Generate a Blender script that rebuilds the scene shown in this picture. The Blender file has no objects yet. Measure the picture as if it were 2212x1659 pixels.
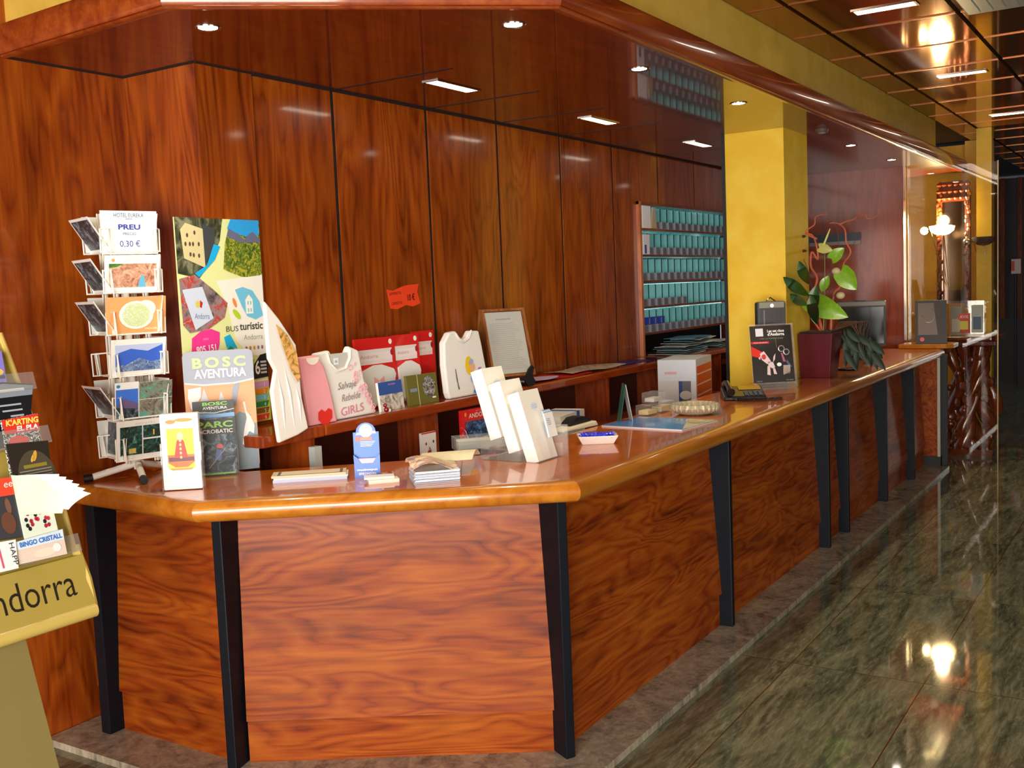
import bpy, bmesh, math, random
from mathutils import Vector, Matrix
C = bpy.context.scene.collection
SC = bpy.context.scene
PI = math.pi
random.seed(7)
# ------------------------------------------------------------ camera, light, exposure
cam = bpy.data.cameras.new('camera'); co = bpy.data.objects.new('camera', cam); C.objects.link(co)
cam.sensor_width = 36; cam.lens = 36.91; cam.clip_start = 0.05
co.matrix_world = Matrix(((0.536160, 0.098323, -0.838370, 0),
                          (-0.843112, 0.013958, -0.537556, 0),
                          (-0.041152, 0.995057, 0.090381, 1.6), (0, 0, 0, 1)))
SC.camera = co
SC.view_settings.view_transform = 'Standard'; SC.view_settings.look = 'None'
SC.view_settings.gamma = 1; SC.view_settings.use_curve_mapping = False
SC.view_settings.exposure = 0.45
SC.cycles.use_denoising = True
SC.cycles.max_bounces = 8; SC.cycles.glossy_bounces = 5; SC.cycles.transparent_max_bounces = 12
SC.cycles.sample_clamp_indirect = 6; SC.cycles.caustics_reflective = False; SC.cycles.caustics_refractive = False
W = bpy.data.worlds.new('world'); SC.world = W; W.use_nodes = True
W.node_tree.nodes['Background'].inputs[0].default_value = (0.75, 0.86, 1, 1)
W.node_tree.nodes['Background'].inputs[1].default_value = 0.35
def area(name, loc, target, sx, sy, power, col):
    l = bpy.data.lights.new(name, 'AREA'); l.shape = 'RECTANGLE'; l.size = sx; l.size_y = sy; l.energy = power; l.color = col
    o = bpy.data.objects.new(name, l); C.objects.link(o); o.location = loc
    o.rotation_euler = (Vector(target) - Vector(loc)).to_track_quat('-Z', 'Y').to_euler()
    return o
# daylight coming in through the glazed entrance on the left and the street window behind
area('entrance_daylight', (-2.75, -0.35, 1.35), (3, 1.3, 1.1), 3.6, 2.3, 400, (1, 0.96, 0.89))
area('street_daylight', (0.9, -4.2, 1.4), (2.2, 2.5, 1.2), 3.4, 2.2, 45, (1, 0.96, 0.9))

# ------------------------------------------------------------ materials
MAT = {}
def nodes(name):
    m = bpy.data.materials.new(name); m.use_nodes = True
    nt = m.node_tree; return m, nt, nt.nodes['Principled BSDF']
def lin(h):
    h = h.lstrip('#'); v = [int(h[i:i+2], 16) / 255 for i in (0, 2, 4)]
    return tuple(((c + .055) / 1.055) ** 2.4 if c > .04045 else c / 12.92 for c in v) + (1,)
def flat(h, rough=.5, metal=0, coat=0, emit=0, alpha=1, trans=0, var=.0):
    key = (h, rough, metal, coat, emit, alpha, trans, var)
    if key in MAT: return MAT[key]
    m, nt, b = nodes('m_' + h.strip('#') + '_%d' % len(MAT))
    c = lin(h)
    b.inputs['Base Color'].default_value = c
    b.inputs['Roughness'].default_value = rough; b.inputs['Metallic'].default_value = metal
    b.inputs['Coat Weight'].default_value = coat; b.inputs['Coat Roughness'].default_value = .05
    b.inputs['Transmission Weight'].default_value = trans
    if emit:
        b.inputs['Emission Color'].default_value = c; b.inputs['Emission Strength'].default_value = emit
    if var:
        n = nt.nodes.new('ShaderNodeTexNoise'); n.inputs['Scale'].default_value = 40; n.inputs['Detail'].default_value = 4
        t = nt.nodes.new('ShaderNodeTexCoord'); nt.links.new(t.outputs['Object'], n.inputs['Vector'])
        r = nt.nodes.new('ShaderNodeValToRGB'); nt.links.new(n.outputs['Fac'], r.inputs[0])
        r.color_ramp.elements[0].position = .3; r.color_ramp.elements[1].position = .7
        r.color_ramp.elements[0].color = tuple(x * (1 - var) for x in c[:3]) + (1,); r.color_ramp.elements[1].color = c
        nt.links.new(r.outputs[0], b.inputs['Base Color'])
    MAT[key] = m; return m
def ramp(nt, fac, stops):
    r = nt.nodes.new('ShaderNodeValToRGB'); nt.links.new(fac, r.inputs[0]); e = r.color_ramp.elements
    while len(e) < len(stops): e.new(.5)
    for i, (p, h) in enumerate(stops):
        e[i].position = p; e[i].color = lin(h) if isinstance(h, str) else h
    return r.outputs[0]
def wood(name, light, mid, dark, axis='Z', fig=1.0, rough=.28, coat=.6, coatr=.06, contrast=1.0, mixf=.5):
    """plain-sliced veneer: contour lines of a stretched noise plus fine streaks, grain along axis"""
    m, nt, b = nodes(name); L = nt.links.new; N = nt.nodes.new
    tc = N('ShaderNodeTexCoord'); oi = N('ShaderNodeObjectInfo')
    off = N('ShaderNodeVectorMath'); off.operation = 'MULTIPLY_ADD'
    cmb = N('ShaderNodeCombineXYZ')
    for k in range(3): L(oi.outputs['Random'], cmb.inputs[k])
    L(cmb.outputs[0], off.inputs[0]); off.inputs[1].default_value = (7, 5, 9); L(tc.outputs['Object'], off.inputs[2])
    def mp(along, across):
        q = N('ShaderNodeMapping'); s = [across] * 3; s['XYZ'.index(axis)] = along
        q.inputs['Scale'].default_value = s; L(off.outputs[0], q.inputs[0]); return q.outputs[0]
    n1 = N('ShaderNodeTexNoise'); n1.inputs['Scale'].default_value = 1; n1.inputs['Detail'].default_value = 2.5
    n1.inputs['Roughness'].default_value = .45; n1.inputs['Distortion'].default_value = .35
    L(mp(.8 * fig, 4.2 * fig), n1.inputs[0])
    k = N('ShaderNodeMath'); k.operation = 'MULTIPLY'; L(n1.outputs['Fac'], k.inputs[0]); k.inputs[1].default_value = 13
    fr = N('ShaderNodeMath'); fr.operation = 'FRACT'; L(k.outputs[0], fr.inputs[0])
    n2 = N('ShaderNodeTexNoise'); n2.inputs['Scale'].default_value = 1; n2.inputs['Detail'].default_value = 5; n2.inputs['Roughness'].default_value = .62
    L(mp(3.2, 60), n2.inputs[0])
    n3 = N('ShaderNodeTexNoise'); n3.inputs['Scale'].default_value = 1; n3.inputs['Detail'].default_value = 3
    L(mp(1.8, 11), n3.inputs[0])
    a = ramp(nt, fr.outputs[0], [(0, dark), (.10, mid), (.5, light), (.80, mid), (1, dark)])
    c = ramp(nt, n2.outputs['Fac'], [(.32, dark), (.5, mid), (.7, light)])
    d = ramp(nt, n3.outputs['Fac'], [(.3, dark), (.5, mid), (.72, light)])
    x1 = N('ShaderNodeMix'); x1.data_type = 'RGBA'; x1.inputs[0].default_value = mixf; L(a, x1.inputs[6]); L(c, x1.inputs[7])
    x2 = N('ShaderNodeMix'); x2.data_type = 'RGBA'; x2.inputs[0].default_value = .38; L(x1.outputs[2], x2.inputs[6]); L(d, x2.inputs[7])
    L(x2.outputs[2], b.inputs['Base Color'])
    b.inputs['Roughness'].default_value = rough; b.inputs['Coat Weight'].default_value = coat; b.inputs['Coat Roughness'].default_value = coatr
    b.inputs['Specular IOR Level'].default_value = .3
    return m
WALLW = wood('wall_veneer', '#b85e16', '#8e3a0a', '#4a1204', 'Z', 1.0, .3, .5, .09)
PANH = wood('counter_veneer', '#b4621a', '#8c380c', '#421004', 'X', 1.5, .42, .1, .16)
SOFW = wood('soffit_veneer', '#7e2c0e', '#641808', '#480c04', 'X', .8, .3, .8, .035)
TOPW = wood('countertop_veneer', '#cc701a', '#b85c10', '#9a420a', 'X', .9, .3, .7, .035)
NOSE = wood('solid_nosing', '#c88028', '#b46c1c', '#984e10', 'X', .5, .28, .7, .06)
FASC = wood('fascia_wood', '#b45c20', '#8c3812', '#6c200a', 'X', .5, .3, .7, .06)
HUTW = wood('hutch_veneer', '#b0521a', '#8c360f', '#5e1a06', 'Z', .9, .3, .6, .08)
DARKW = wood('carved_dark_wood', '#8c3a10', '#5a1c08', '#2c0c04', 'Z', 1.5, .25, .7, .08)
BLACK = flat('#0e0f13', .5); BLACKM = flat('#0a0a0c', .6)
POST = flat('#12151c', .45, 0, 0, var=.25)
POST.node_tree.nodes['Principled BSDF'].inputs['Specular IOR Level'].default_value = .15
PANH.node_tree.nodes['Principled BSDF'].inputs['Specular IOR Level'].default_value = .12
WHITE = flat('#efede6', .55); GROOVE = flat('#0c0605', .8)
YEL = None
def plaster(name, c0, c1, rough=.6, sc=6):
    m, nt, b = nodes(name); N = nt.nodes.new; L = nt.links.new
    tc = N('ShaderNodeTexCoord'); n = N('ShaderNodeTexNoise'); n.inputs['Scale'].default_value = sc; n.inputs['Detail'].default_value = 6; n.inputs['Roughness'].default_value = .6
    L(tc.outputs['Object'], n.inputs[0]); L(ramp(nt, n.outputs['Fac'], [(.35, c0), (.65, c1)]), b.inputs['Base Color'])
    b.inputs['Roughness'].default_value = rough
    bp = N('ShaderNodeBump'); bp.inputs['Strength'].default_value = .08; L(n.outputs['Fac'], bp.inputs['Height']); L(bp.outputs[0], b.inputs['Normal'])
    return m
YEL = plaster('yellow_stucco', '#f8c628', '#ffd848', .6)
def granite(name, tiles=True, rough=.045, sc=(1.3, 6.5), cols=('#262b20', '#5e604a', '#868466', '#aca686')):
    m, nt, b = nodes(name); N = nt.nodes.new; L = nt.links.new
    tc = N('ShaderNodeTexCoord')
    # each slab gets its own vein offset
    br = N('ShaderNodeTexBrick'); br.offset = 0; br.inputs['Scale'].default_value = 1
    br.inputs['Brick Width'].default_value = 1.19; br.inputs['Row Height'].default_value = .524; br.inputs['Mortar Size'].default_value = .0022 if tiles else 0
    br.inputs['Color1'].default_value = (0, 0, 0, 1); br.inputs['Color2'].default_value = (1, 1, 1, 1); br.inputs['Mortar'].default_value = (0, 0, 0, 1)
    mo = N('ShaderNodeMapping'); mo.inputs['Location'].default_value = (-4.18 + 11.9, -.83 + 10.48, 0); L(tc.outputs['Object'], mo.inputs[0]); L(mo.outputs[0], br.inputs[0])
    vm = N('ShaderNodeVectorMath'); vm.operation = 'MULTIPLY_ADD'; L(br.outputs['Color'], vm.inputs[0]); vm.inputs[1].default_value = (6, 9, 0); L(tc.outputs['Object'], vm.inputs[2])
    mp = N('ShaderNodeMapping'); mp.inputs['Rotation'].default_value = (0, 0, .6); mp.inputs['Scale'].default_value = sc + (1,); L(vm.outputs[0], mp.inputs[0])
    n1 = N('ShaderNodeTexNoise'); n1.inputs['Scale'].default_value = 1.3; n1.inputs['Detail'].default_value = 8; n1.inputs['Roughness'].default_value = .62; n1.inputs['Distortion'].default_value = 1.6
    L(mp.outputs[0], n1.inputs[0])
    n2 = N('ShaderNodeTexNoise'); n2.inputs['Scale'].default_value = 9; n2.inputs['Detail'].default_value = 6; n2.inputs['Roughness'].default_value = .7; n2.inputs['Distortion'].default_value = .6
    L(mp.outputs[0], n2.inputs[0])
    a = ramp(nt, n1.outputs['Fac'], [(.30, cols[0]), (.42, cols[1]), (.54, cols[2]), (.72, cols[3])])
    c = ramp(nt, n2.outputs['Fac'], [(.35, cols[0]), (.5, cols[1]), (.68, cols[3])])
    x = N('ShaderNodeMix'); x.data_type = 'RGBA'; x.inputs[0].default_value = .42; L(a, x.inputs[6]); L(c, x.inputs[7])
    y = N('ShaderNodeMix'); y.data_type = 'RGBA'; L(br.outputs['Fac'], y.inputs[0]); L(x.outputs[2], y.inputs[6]); y.inputs[7].default_value = lin('#5a3010')
    L(y.outputs[2] if tiles else x.outputs[2], b.inputs['Base Color']); b.inputs['Roughness'].default_value = rough; b.inputs['Specular IOR Level'].default_value = .55
    return m
FLOORM = granite('polished_granite')
PLINM = granite('plinth_granite', False, .25, (4, 4), ('#3c3a34', '#8c8270', '#b4a68c', '#ccbea0'))

def clear(name, tint, diff=0, rough=.02):
    m, nt, b = nodes(name); N = nt.nodes.new; L = nt.links.new
    tr = N('ShaderNodeBsdfTransparent'); tr.inputs[0].default_value = tint + (1,)
    gl = N('ShaderNodeBsdfGlossy'); gl.inputs['Roughness'].default_value = rough; gl.inputs[0].default_value = (1, 1, 1, 1)
    lw = N('ShaderNodeLayerWeight'); lw.inputs[0].default_value = .5; pw_ = N('ShaderNodeMath'); pw_.operation = 'POWER'; L(lw.outputs['Facing'], pw_.inputs[0]); pw_.inputs[1].default_value = 4
    m5 = N('ShaderNodeMath'); m5.operation = 'MULTIPLY_ADD'; L(pw_.outputs[0], m5.inputs[0]); m5.inputs[1].default_value = .55; m5.inputs[2].default_value = .04
    mx = N('ShaderNodeMixShader'); L(m5.outputs[0], mx.inputs[0]); L(tr.outputs[0], mx.inputs[1]); L(gl.outputs[0], mx.inputs[2])
    out = nt.nodes['Material Output']
    if diff:
        df = N('ShaderNodeBsdfDiffuse'); df.inputs[0].default_value = (.95, .95, .92, 1); m2 = N('ShaderNodeMixShader'); m2.inputs[0].default_value = diff
        L(mx.outputs[0], m2.inputs[1]); L(df.outputs[0], m2.inputs[2]); L(m2.outputs[0], out.inputs[0])
    else: L(mx.outputs[0], out.inputs[0])
    return m
GL = clear('clear_glass', (.93, .93, .9)); ACR = clear('clear_acrylic', (.97, .97, .96), .07)
# ------------------------------------------------------------ mesh builder
class MB:
    def __init__(s, M=None): s.v = []; s.f = []; s.m = []; s.mats = []; s.sm = []; s.M = M or Matrix()
    def mi(s, m):
        if m not in s.mats: s.mats.append(m)
        return s.mats.index(m)
    def add(s, vs, fs, mat, smooth=False):
        b = len(s.v); s.v += [tuple(s.M @ Vector(v)) for v in vs]; k = s.mi(mat)
        for f in fs: s.f.append([b + i for i in f]); s.m.append(k); s.sm.append(smooth)
        return s
    def box(s, x0, x1, y0, y1, z0, z1, mat, rz=0, c=None, bev=0):
        if bev:
            return s.prism(rrect(x0, x1, z0, z1, bev), y0, y1, mat, 'Y')
        vs = [(x, y, z) for z in (z0, z1) for x, y in ((x0, y0), (x1, y0), (x1, y1), (x0, y1))]
        if rz:
            cx, cy = c or ((x0 + x1) / 2, (y0 + y1) / 2); q = math.cos(rz), math.sin(rz)
            vs = [(cx + (x - cx) * q[0] - (y - cy) * q[1], cy + (x - cx) * q[1] + (y - cy) * q[0], z) for x, y, z in vs]
        return s.add(vs, [(3, 2, 1, 0), (4, 5, 6, 7), (0, 1, 5, 4), (1, 2, 6, 5), (2, 3, 7, 6), (3, 0, 4, 7)], mat)
    def prism(s, poly, a, b, mat, axis='Z', smooth=False):
        """2D polygon extruded along axis. Z: (x,y); Y: (x,z); X: (y,z)"""
        def P(p, t): return {'Z': (p[0], p[1], t), 'Y': (p[0], t, p[1]), 'X': (t, p[0], p[1])}[axis]
        n = len(poly); vs = [P(p, a) for p in poly] + [P(p, b) for p in poly]
        A = sum(poly[i][0] * poly[(i + 1) % n][1] - poly[(i + 1) % n][0] * poly[i][1] for i in range(n))
        flip = (A < 0) ^ (axis == 'Y') ^ (b < a)
        fs = [list(range(n))[::-1], list(range(n, 2 * n))]; sd = [(i, (i + 1) % n, n + (i + 1) % n, n + i) for i in range(n)]
        if flip: fs = [f[::-1] for f in fs]; sd = [f[::-1] for f in sd]
        s.add(vs, fs, mat); k = len(s.v) - 2 * n
        for f in sd: s.f.append([k + i for i in f]); s.m.append(s.mi(mat)); s.sm.append(smooth)
        return s
    def hull(s, bot, top, mat):
        """two equal-length 3D loops joined"""
        n = len(bot)
        return s.add(list(bot) + list(top), [list(range(n))[::-1], list(range(n, 2 * n))] + [(i, (i + 1) % n, n + (i + 1) % n, n + i) for i in range(n)], mat)
    def tube(s, pts, r, mat, n=8, cap=True, closed=False):
        pts = [Vector(p) for p in pts]; R = r if isinstance(r, (list, tuple)) else [r] * len(pts)
        vs = []; N = len(pts); prev = None
        for i, p in enumerate(pts):
            a = pts[i - 1] if (i or closed) else p; b = pts[(i + 1) % N] if (i < N - 1 or closed) else p
            t = (b - a).normalized() if (b - a).length > 1e-9 else Vector((0, 0, 1))
            if prev is None:
                u = t.cross(Vector((0, 0, 1)));
                if u.length < .1: u = t.cross(Vector((0, 1, 0)))
            else: u = prev - t * prev.dot(t)
            u.normalize(); w = t.cross(u); prev = u
            vs += [tuple(p + (u * math.cos(2 * PI * k / n) + w * math.sin(2 * PI * k / n)) * R[i]) for k in range(n)]
        fs = []
        for i in range(N if closed else N - 1):
            j = (i + 1) % N
            fs += [(i * n + k, i * n + (k + 1) % n, j * n + (k + 1) % n, j * n + k) for k in range(n)]
        if cap and not closed: fs += [list(range(n))[::-1], [(N - 1) * n + k for k in range(n)]]
        return s.add(vs, fs, mat, True)
    def lathe(s, prof, mat, n=24, c=(0, 0, 0), axis='Z', sx=1, sy=1, ripple=0, rn=12):
        vs = []
        for r, z in prof:
            for k in range(n):
                a = 2 * PI * k / n; q = r * (1 + ripple * math.cos(rn * a))
                p = (q * math.cos(a) * sx, q * math.sin(a) * sy, z)
                if axis == 'Y': p = (p[0], p[2], -p[1])
                if axis == 'X': p = (p[2], p[0], p[1])
                vs.append((p[0] + c[0], p[1] + c[1], p[2] + c[2]))
        fs = [(i * n + k, i * n + (k + 1) % n, (i + 1) * n + (k + 1) % n, (i + 1) * n + k) for i in range(len(prof) - 1) for k in range(n)]
        return s.add(vs, fs, mat, True)
    def ball(s, c, r, mat, n=12, sc=(1, 1, 1)):
        prof = [(math.sin(PI * i / (n // 2)) * r, -math.cos(PI * i / (n // 2)) * r) for i in range(n // 2 + 1)]
        vs = []
        for q, z in prof:
            for k in range(n): vs.append((c[0] + q * math.cos(2 * PI * k / n) * sc[0], c[1] + q * math.sin(2 * PI * k / n) * sc[1], c[2] + z * sc[2]))
        fs = [(i * n + k, i * n + (k + 1) % n, (i + 1) * n + (k + 1) % n, (i + 1) * n + k) for i in range(len(prof) - 1) for k in range(n)]
        return s.add(vs, fs, mat, True)
    # --- printed artwork on a face lying in the local x-z plane and looking to -y
    def poly(s, pts, mat, d=.0006, y=0):
        n = len(pts); A = sum(pts[i][0] * pts[(i + 1) % n][1] - pts[(i + 1) % n][0] * pts[i][1] for i in range(n))
        q = pts if A > 0 else pts[::-1]
        return s.add([(p[0], y - d, p[1]) for p in q], [list(range(n))], mat)
    def rect(s, x0, x1, z0, z1, mat, d=.0006, y=0): return s.poly([(x0, z0), (x1, z0), (x1, z1), (x0, z1)], mat, d, y)
    def ell(s, cx, cz, rx, rz, mat, d=.0006, y=0, a0=0, a1=2 * PI, n=20, rot=0):
        P = [(rx * math.cos(a0 + (a1 - a0) * k / n), rz * math.sin(a0 + (a1 - a0) * k / n)) for k in range(n + (a1 - a0 < 6.2))]
        q = math.cos(rot), math.sin(rot)
        return s.poly([(cx + x * q[0] - z * q[1], cz + x * q[1] + z * q[0]) for x, z in P], mat, d, y)
    def text(s, txt, x, z, h, mat, d=.0009, y=0, align='CENTER', width=None, bold=0, shear=0, rot=0, flatz=False, space=1.0):
        cu = bpy.data.curves.new('t', 'FONT'); cu.body = txt; cu.size = 1; cu.align_x = 'LEFT'; cu.offset = bold; cu.shear = shear; cu.space_character = space
        cu.resolution_u = 3
        o = bpy.data.objects.new('t', cu); me = o.to_mesh()
        if me and len(me.vertices):
            xs = [v.co.x for v in me.vertices]; x0, x1 = min(xs), max(xs)
            k = h / .73; kx = k if width is None else width / (x1 - x0)
            ox = {'CENTER': (x0 + x1) / 2, 'LEFT': x0, 'RIGHT': x1}[align]
            q = math.cos(rot), math.sin(rot); vs = []
            for v in me.vertices:
                a, b = (v.co.x - ox) * kx, v.co.y * k
                a, b = a * q[0] - b * q[1], a * q[1] + b * q[0]
                vs.append((x + a, z + b, d + y) if flatz else (x + a, y - d, z + b))
            s.add(vs, [list(p.vertices) for p in me.polygons], mat)
        o.to_mesh_clear(); bpy.data.objects.remove(o); bpy.data.curves.remove(cu)
        return s
    def build(s, name, parent=None, loc=None, rz=0, bevel=0, **tags):
        me = bpy.data.meshes.new(name); me.from_pydata(s.v, [], s.f); me.update()
        for m in s.mats: me.materials.append(m)
        for p, k, q in zip(me.polygons, s.m, s.sm): p.material_index = k; p.use_smooth = q
        if any(s.sm): me.set_sharp_from_angle(angle=.75)
        o = bpy.data.objects.new(name, me); C.objects.link(o)
        if parent: o.parent = parent
        if loc is not None: o.location = loc
        if rz: o.rotation_euler = (0, 0, rz)
        if bevel:
            b = o.modifiers.new('b', 'BEVEL'); b.width = bevel; b.segments = 2; b.limit_method = 'ANGLE'; b.angle_limit = .7
        for k, v in tags.items(): o[k] = v
        return o
def rrect(x0, x1, z0, z1, r, n=3):
    P = []
    for cx, cz, a in ((x1 - r, z0 + r, -PI / 2), (x1 - r, z1 - r, 0), (x0 + r, z1 - r, PI / 2), (x0 + r, z0 + r, PI)):
        P += [(cx + r * math.cos(a + PI / 2 * k / n), cz + r * math.sin(a + PI / 2 * k / n)) for k in range(n + 1)]
    return P
def thing(name, label, cat, loc, rz=0, group=None, rx=0):
    o = bpy.data.objects.new(name, None); C.objects.link(o); o.location = loc; o.rotation_euler = (rx, 0, rz)
    o.empty_display_size = .05; o['label'] = label; o['category'] = cat
    if group: o['group'] = group
    return o
def tag(o, label, cat, group=None):
    o['label'] = label; o['category'] = cat
    if group: o['group'] = group
    return o
def struct(o): o['kind'] = 'structure'; return o
def R(d): return math.radians(d)
exec_parts = []
#@@SHELL
# ------------------------------------------------------------ setting: floor, walls, ceiling
struct(MB().box(-3, 17, -4.4, 3.6, -.1, 0, FLOORM).build('floor'))
# wall behind the counter, left part, with the projecting pilaster
wl = MB(); wl.box(-3, 2.745, 3.51, 3.6, 0, 2.84, WALLW); struct(wl.build('wall_left'))
wp = MB(); wp.box(2.745, 3.03, 3.10, 3.6, 0, 2.484, WALLW); struct(wp.build('trim_1'))
pw = [3.03, 3.505, 4.175, 4.80, 5.475, 6.15, 6.85, 7.5, 8.15, 8.8, 9.3]
wb = MB()
for a, b in zip(pw, pw[1:]):
    g = .011
    if b <= 6.2: wb.box(a + g, b - g, 3.11, 3.2, 0, 2.484, WALLW)
    else:
        lo, hi = max(a, 6.5), min(b, 8.6)
        if a < 6.5: wb.box(a + g, 6.5, 3.11, 3.2, 0, 2.484, WALLW)
        if b > 8.6: wb.box(max(a, 8.6) + g, b - g, 3.11, 3.2, 0, 2.484, WALLW)
        if hi > lo: wb.box(lo + (g if lo > 6.5 else 0), hi - g, 3.11, 3.2, 2.15, 2.484, WALLW); wb.box(lo, hi, 3.11, 3.2, 0, 1.06, WALLW)
wb.box(3.03, 6.5, 3.114, 3.12, 0, 2.484, GROOVE); wb.box(3.03, 6.5, 3.2, 3.25, 0, 2.484, GROOVE); wb.box(6.5, 8.6, 3.114, 3.12, 2.15, 2.484, GROOVE); wb.box(6.5, 8.6, 3.36, 3.4, 0, 2.484, GROOVE); wb.box(8.6, 9.3, 3.2, 3.25, 0, 2.484, GROOVE)
wb.box(6.5, 8.6, 3.2, 3.25, 2.15, 2.484, GROOVE); wb.box(6.5, 8.6, 3.2, 3.36, 0, 1.06, HUTW)
struct(wb.build('wall_back'))
struct(MB().box(9.3, 9.4, 1.99, 3.6, 0, 2.6, wood('end_wall_veneer', '#a24a22', '#8a3614', '#62200c', 'Z', .7, .3, .5, .08)).build('wall_right'))
# room behind the camera
be = flat('#b99a6c', .7)
ws = MB()
ws.box(-3, 16.2, -4.5, -4.4, 0, .35, be); ws.box(-3, 16.2, -4.5, -4.4, 2.5, 2.84, be); ws.box(-3, -.9, -4.5, -4.4, .35, 2.5, be); ws.box(2.7, 16.2, -4.5, -4.4, .35, 2.5, be)
struct(ws.build('wall_front'))
we = MB(); we.box(-3.1, -3, -4.5, -2.8, 0, 2.84, be); we.box(-3.1, -3, -2.8, -2.25, 0, 2.84, be); we.box(-3.1, -3, 1.6, 3.6, 0, 2.84, WALLW); we.box(-3.1, -3, -2.25, 1.6, 2.55, 2.84, be)
struct(we.build('wall_entrance'))
wf = MB()
for y in (-2.25, -.98, .3, 1.55): wf.box(-3.08, -3.02, y, y + .05, 0, 2.55, BLACK)
wf.box(-3.08, -3.02, -2.25, 1.6, 2.48, 2.55, BLACK); struct(wf.build('window_1'))
# ceiling: bronze mirror tiles in black channels
BRZ, nt, b = nodes('bronze_mirror'); b.inputs['Base Color'].default_value = lin('#b8701c'); b.inputs['Metallic'].default_value = .8; b.inputs['Roughness'].default_value = .07
STRIP = flat('#8c5c3c', .35, 1)
ce = MB(); ce.box(-3, 17, -4.4, 3.6, 2.87, 2.95, BLACKM)
ys = [1.745, 1.555, .935, .315, -.305, -.925, -1.545, -2.165, -2.785, -3.405, -4.4]
xs = [5.585 + .703 * k for k in range(-12, 17)]
for j in range(len(ys) - 1):
    y1, y0 = ys[j] - (.012 if j else 0), ys[j + 1] + .012
    for a, b_ in zip(xs, xs[1:]): ce.box(a + .003, b_ - .003, y0, y1, 2.842, 2.868, BRZ)
    for a in xs: ce.box(a - .004, a + .004, y0, y1, 2.837, 2.868, STRIP)
struct(ce.build('ceiling'))
# soffit above the counter, rounded fascia, yellow bulkhead
SO = [(2.225, 3.51), (2.18, 2.585), (2.985, 1.672), (10.4, 1.672), (10.4, 3.6), (9.3, 3.6), (9.3, 3.2), (2.745, 3.2), (2.745, 3.51)]
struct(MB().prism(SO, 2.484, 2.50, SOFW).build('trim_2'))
def offset(path, d):
    out = []; n = len(path)
    for i, p in enumerate(path):
        nn = []
        for a, b in ((i - 1, i), (i, i + 1)):
            if 0 <= a and b < n:
                t = Vector(path[b]) - Vector(path[a]); t.normalize(); nn.append(Vector((t.y, -t.x)))
        m = sum(nn, Vector((0, 0))); m.normalize(); k = 1 / max(.3, m.dot(nn[0])); out.append((p[0] + m.x * d * k, p[1] + m.y * d * k))
    return out
def sweep(mb, path, prof, mat, smooth=True):
    """closed profile (d outward, z) swept along an open xy path; separate vertices per straight run keep the mitres crisp"""
    loops = [[(q[0], q[1], z) for q in offset(path, d)] if False else None for d, z in prof]
    rails = [offset(path, d) for d, z in prof]
    n = len(prof)
    for i in range(len(path) - 1):
        vs = [(rails[k][i][0], rails[k][i][1], prof[k][1]) for k in range(n)] + [(rails[k][i + 1][0], rails[k][i + 1][1], prof[k][1]) for k in range(n)]
        mb.add(vs, [(k, n + k, n + (k + 1) % n, (k + 1) % n)[::-1] for k in range(n)], mat, smooth)
        mb.add([vs[k] for k in range(n)] if i == 0 else [], [list(range(n))] if i == 0 else [], mat)
        if i == len(path) - 2: mb.add(vs[n:], [list(range(n))[::-1]], mat)
    return mb
SP = [(2.225, 3.51), (2.18, 2.585), (2.985, 1.672), (10.4, 1.672)]
fp = [(-.12, 2.50), (-.03, 2.480), (-.012, 2.479), (0, 2.487), (.004, 2.50), (.004, 2.575), (-.004, 2.588), (-.02, 2.592), (-.12, 2.592)]
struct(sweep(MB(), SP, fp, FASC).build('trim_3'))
bk = [(2.27, 3.51), (2.255, 2.62), (3.02, 1.76), (9.45, 1.76)]
struct(sweep(MB(), bk, [(-.06, 2.592), (0, 2.592), (0, 2.87), (-.06, 2.87)], plaster('bulkhead_stucco', '#d0a840', '#e0b850', .5), False).build('trim_4'))
sl = MB()
for x in (3.505, 4.175, 4.80, 5.475, 6.15, 6.85): sl.box(x - .008, x + .008, 2.47, 3.11, 2.4825, 2.4842, flat('#14161c', .4))
sl.box(3.03, 9.3, 3.085, 3.11, 2.478, 2.4842, GROOVE); sl.box(2.745, 3.03, 3.09, 3.10, 2.480, 2.4842, GROOVE)
sl.box(2.735, 2.745, 3.10, 3.51, 2.480, 2.4842, GROOVE); sl.box(2.2, 2.74, 3.50, 3.51, 2.480, 2.4842, GROOVE)
struct(sl.build('trim_5'))
cl = MB(); cl.box(6.225, 6.69, 2.01, 2.38, 0, 2.484, YEL); cl.box(6.215, 6.225, 2.375, 2.395, 0, 2.484, BLACK); struct(cl.build('trim_7'))
# far end: yellow wall past the glass, dark passage
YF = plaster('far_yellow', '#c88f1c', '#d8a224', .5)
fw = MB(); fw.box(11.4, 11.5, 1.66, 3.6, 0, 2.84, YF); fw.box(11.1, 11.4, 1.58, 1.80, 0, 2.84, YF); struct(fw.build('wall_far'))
fd = MB(); fd.box(16.2, 16.3, -4.4, 3.6, 0, 2.84, flat('#150a08', .6))
for k in range(9): fd.box(16.12, 16.2, 1.0 + k * .22, 1.06 + k * .22, .9, 2.84, DARKW)
struct(fd.build('wall_passage'))
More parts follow.
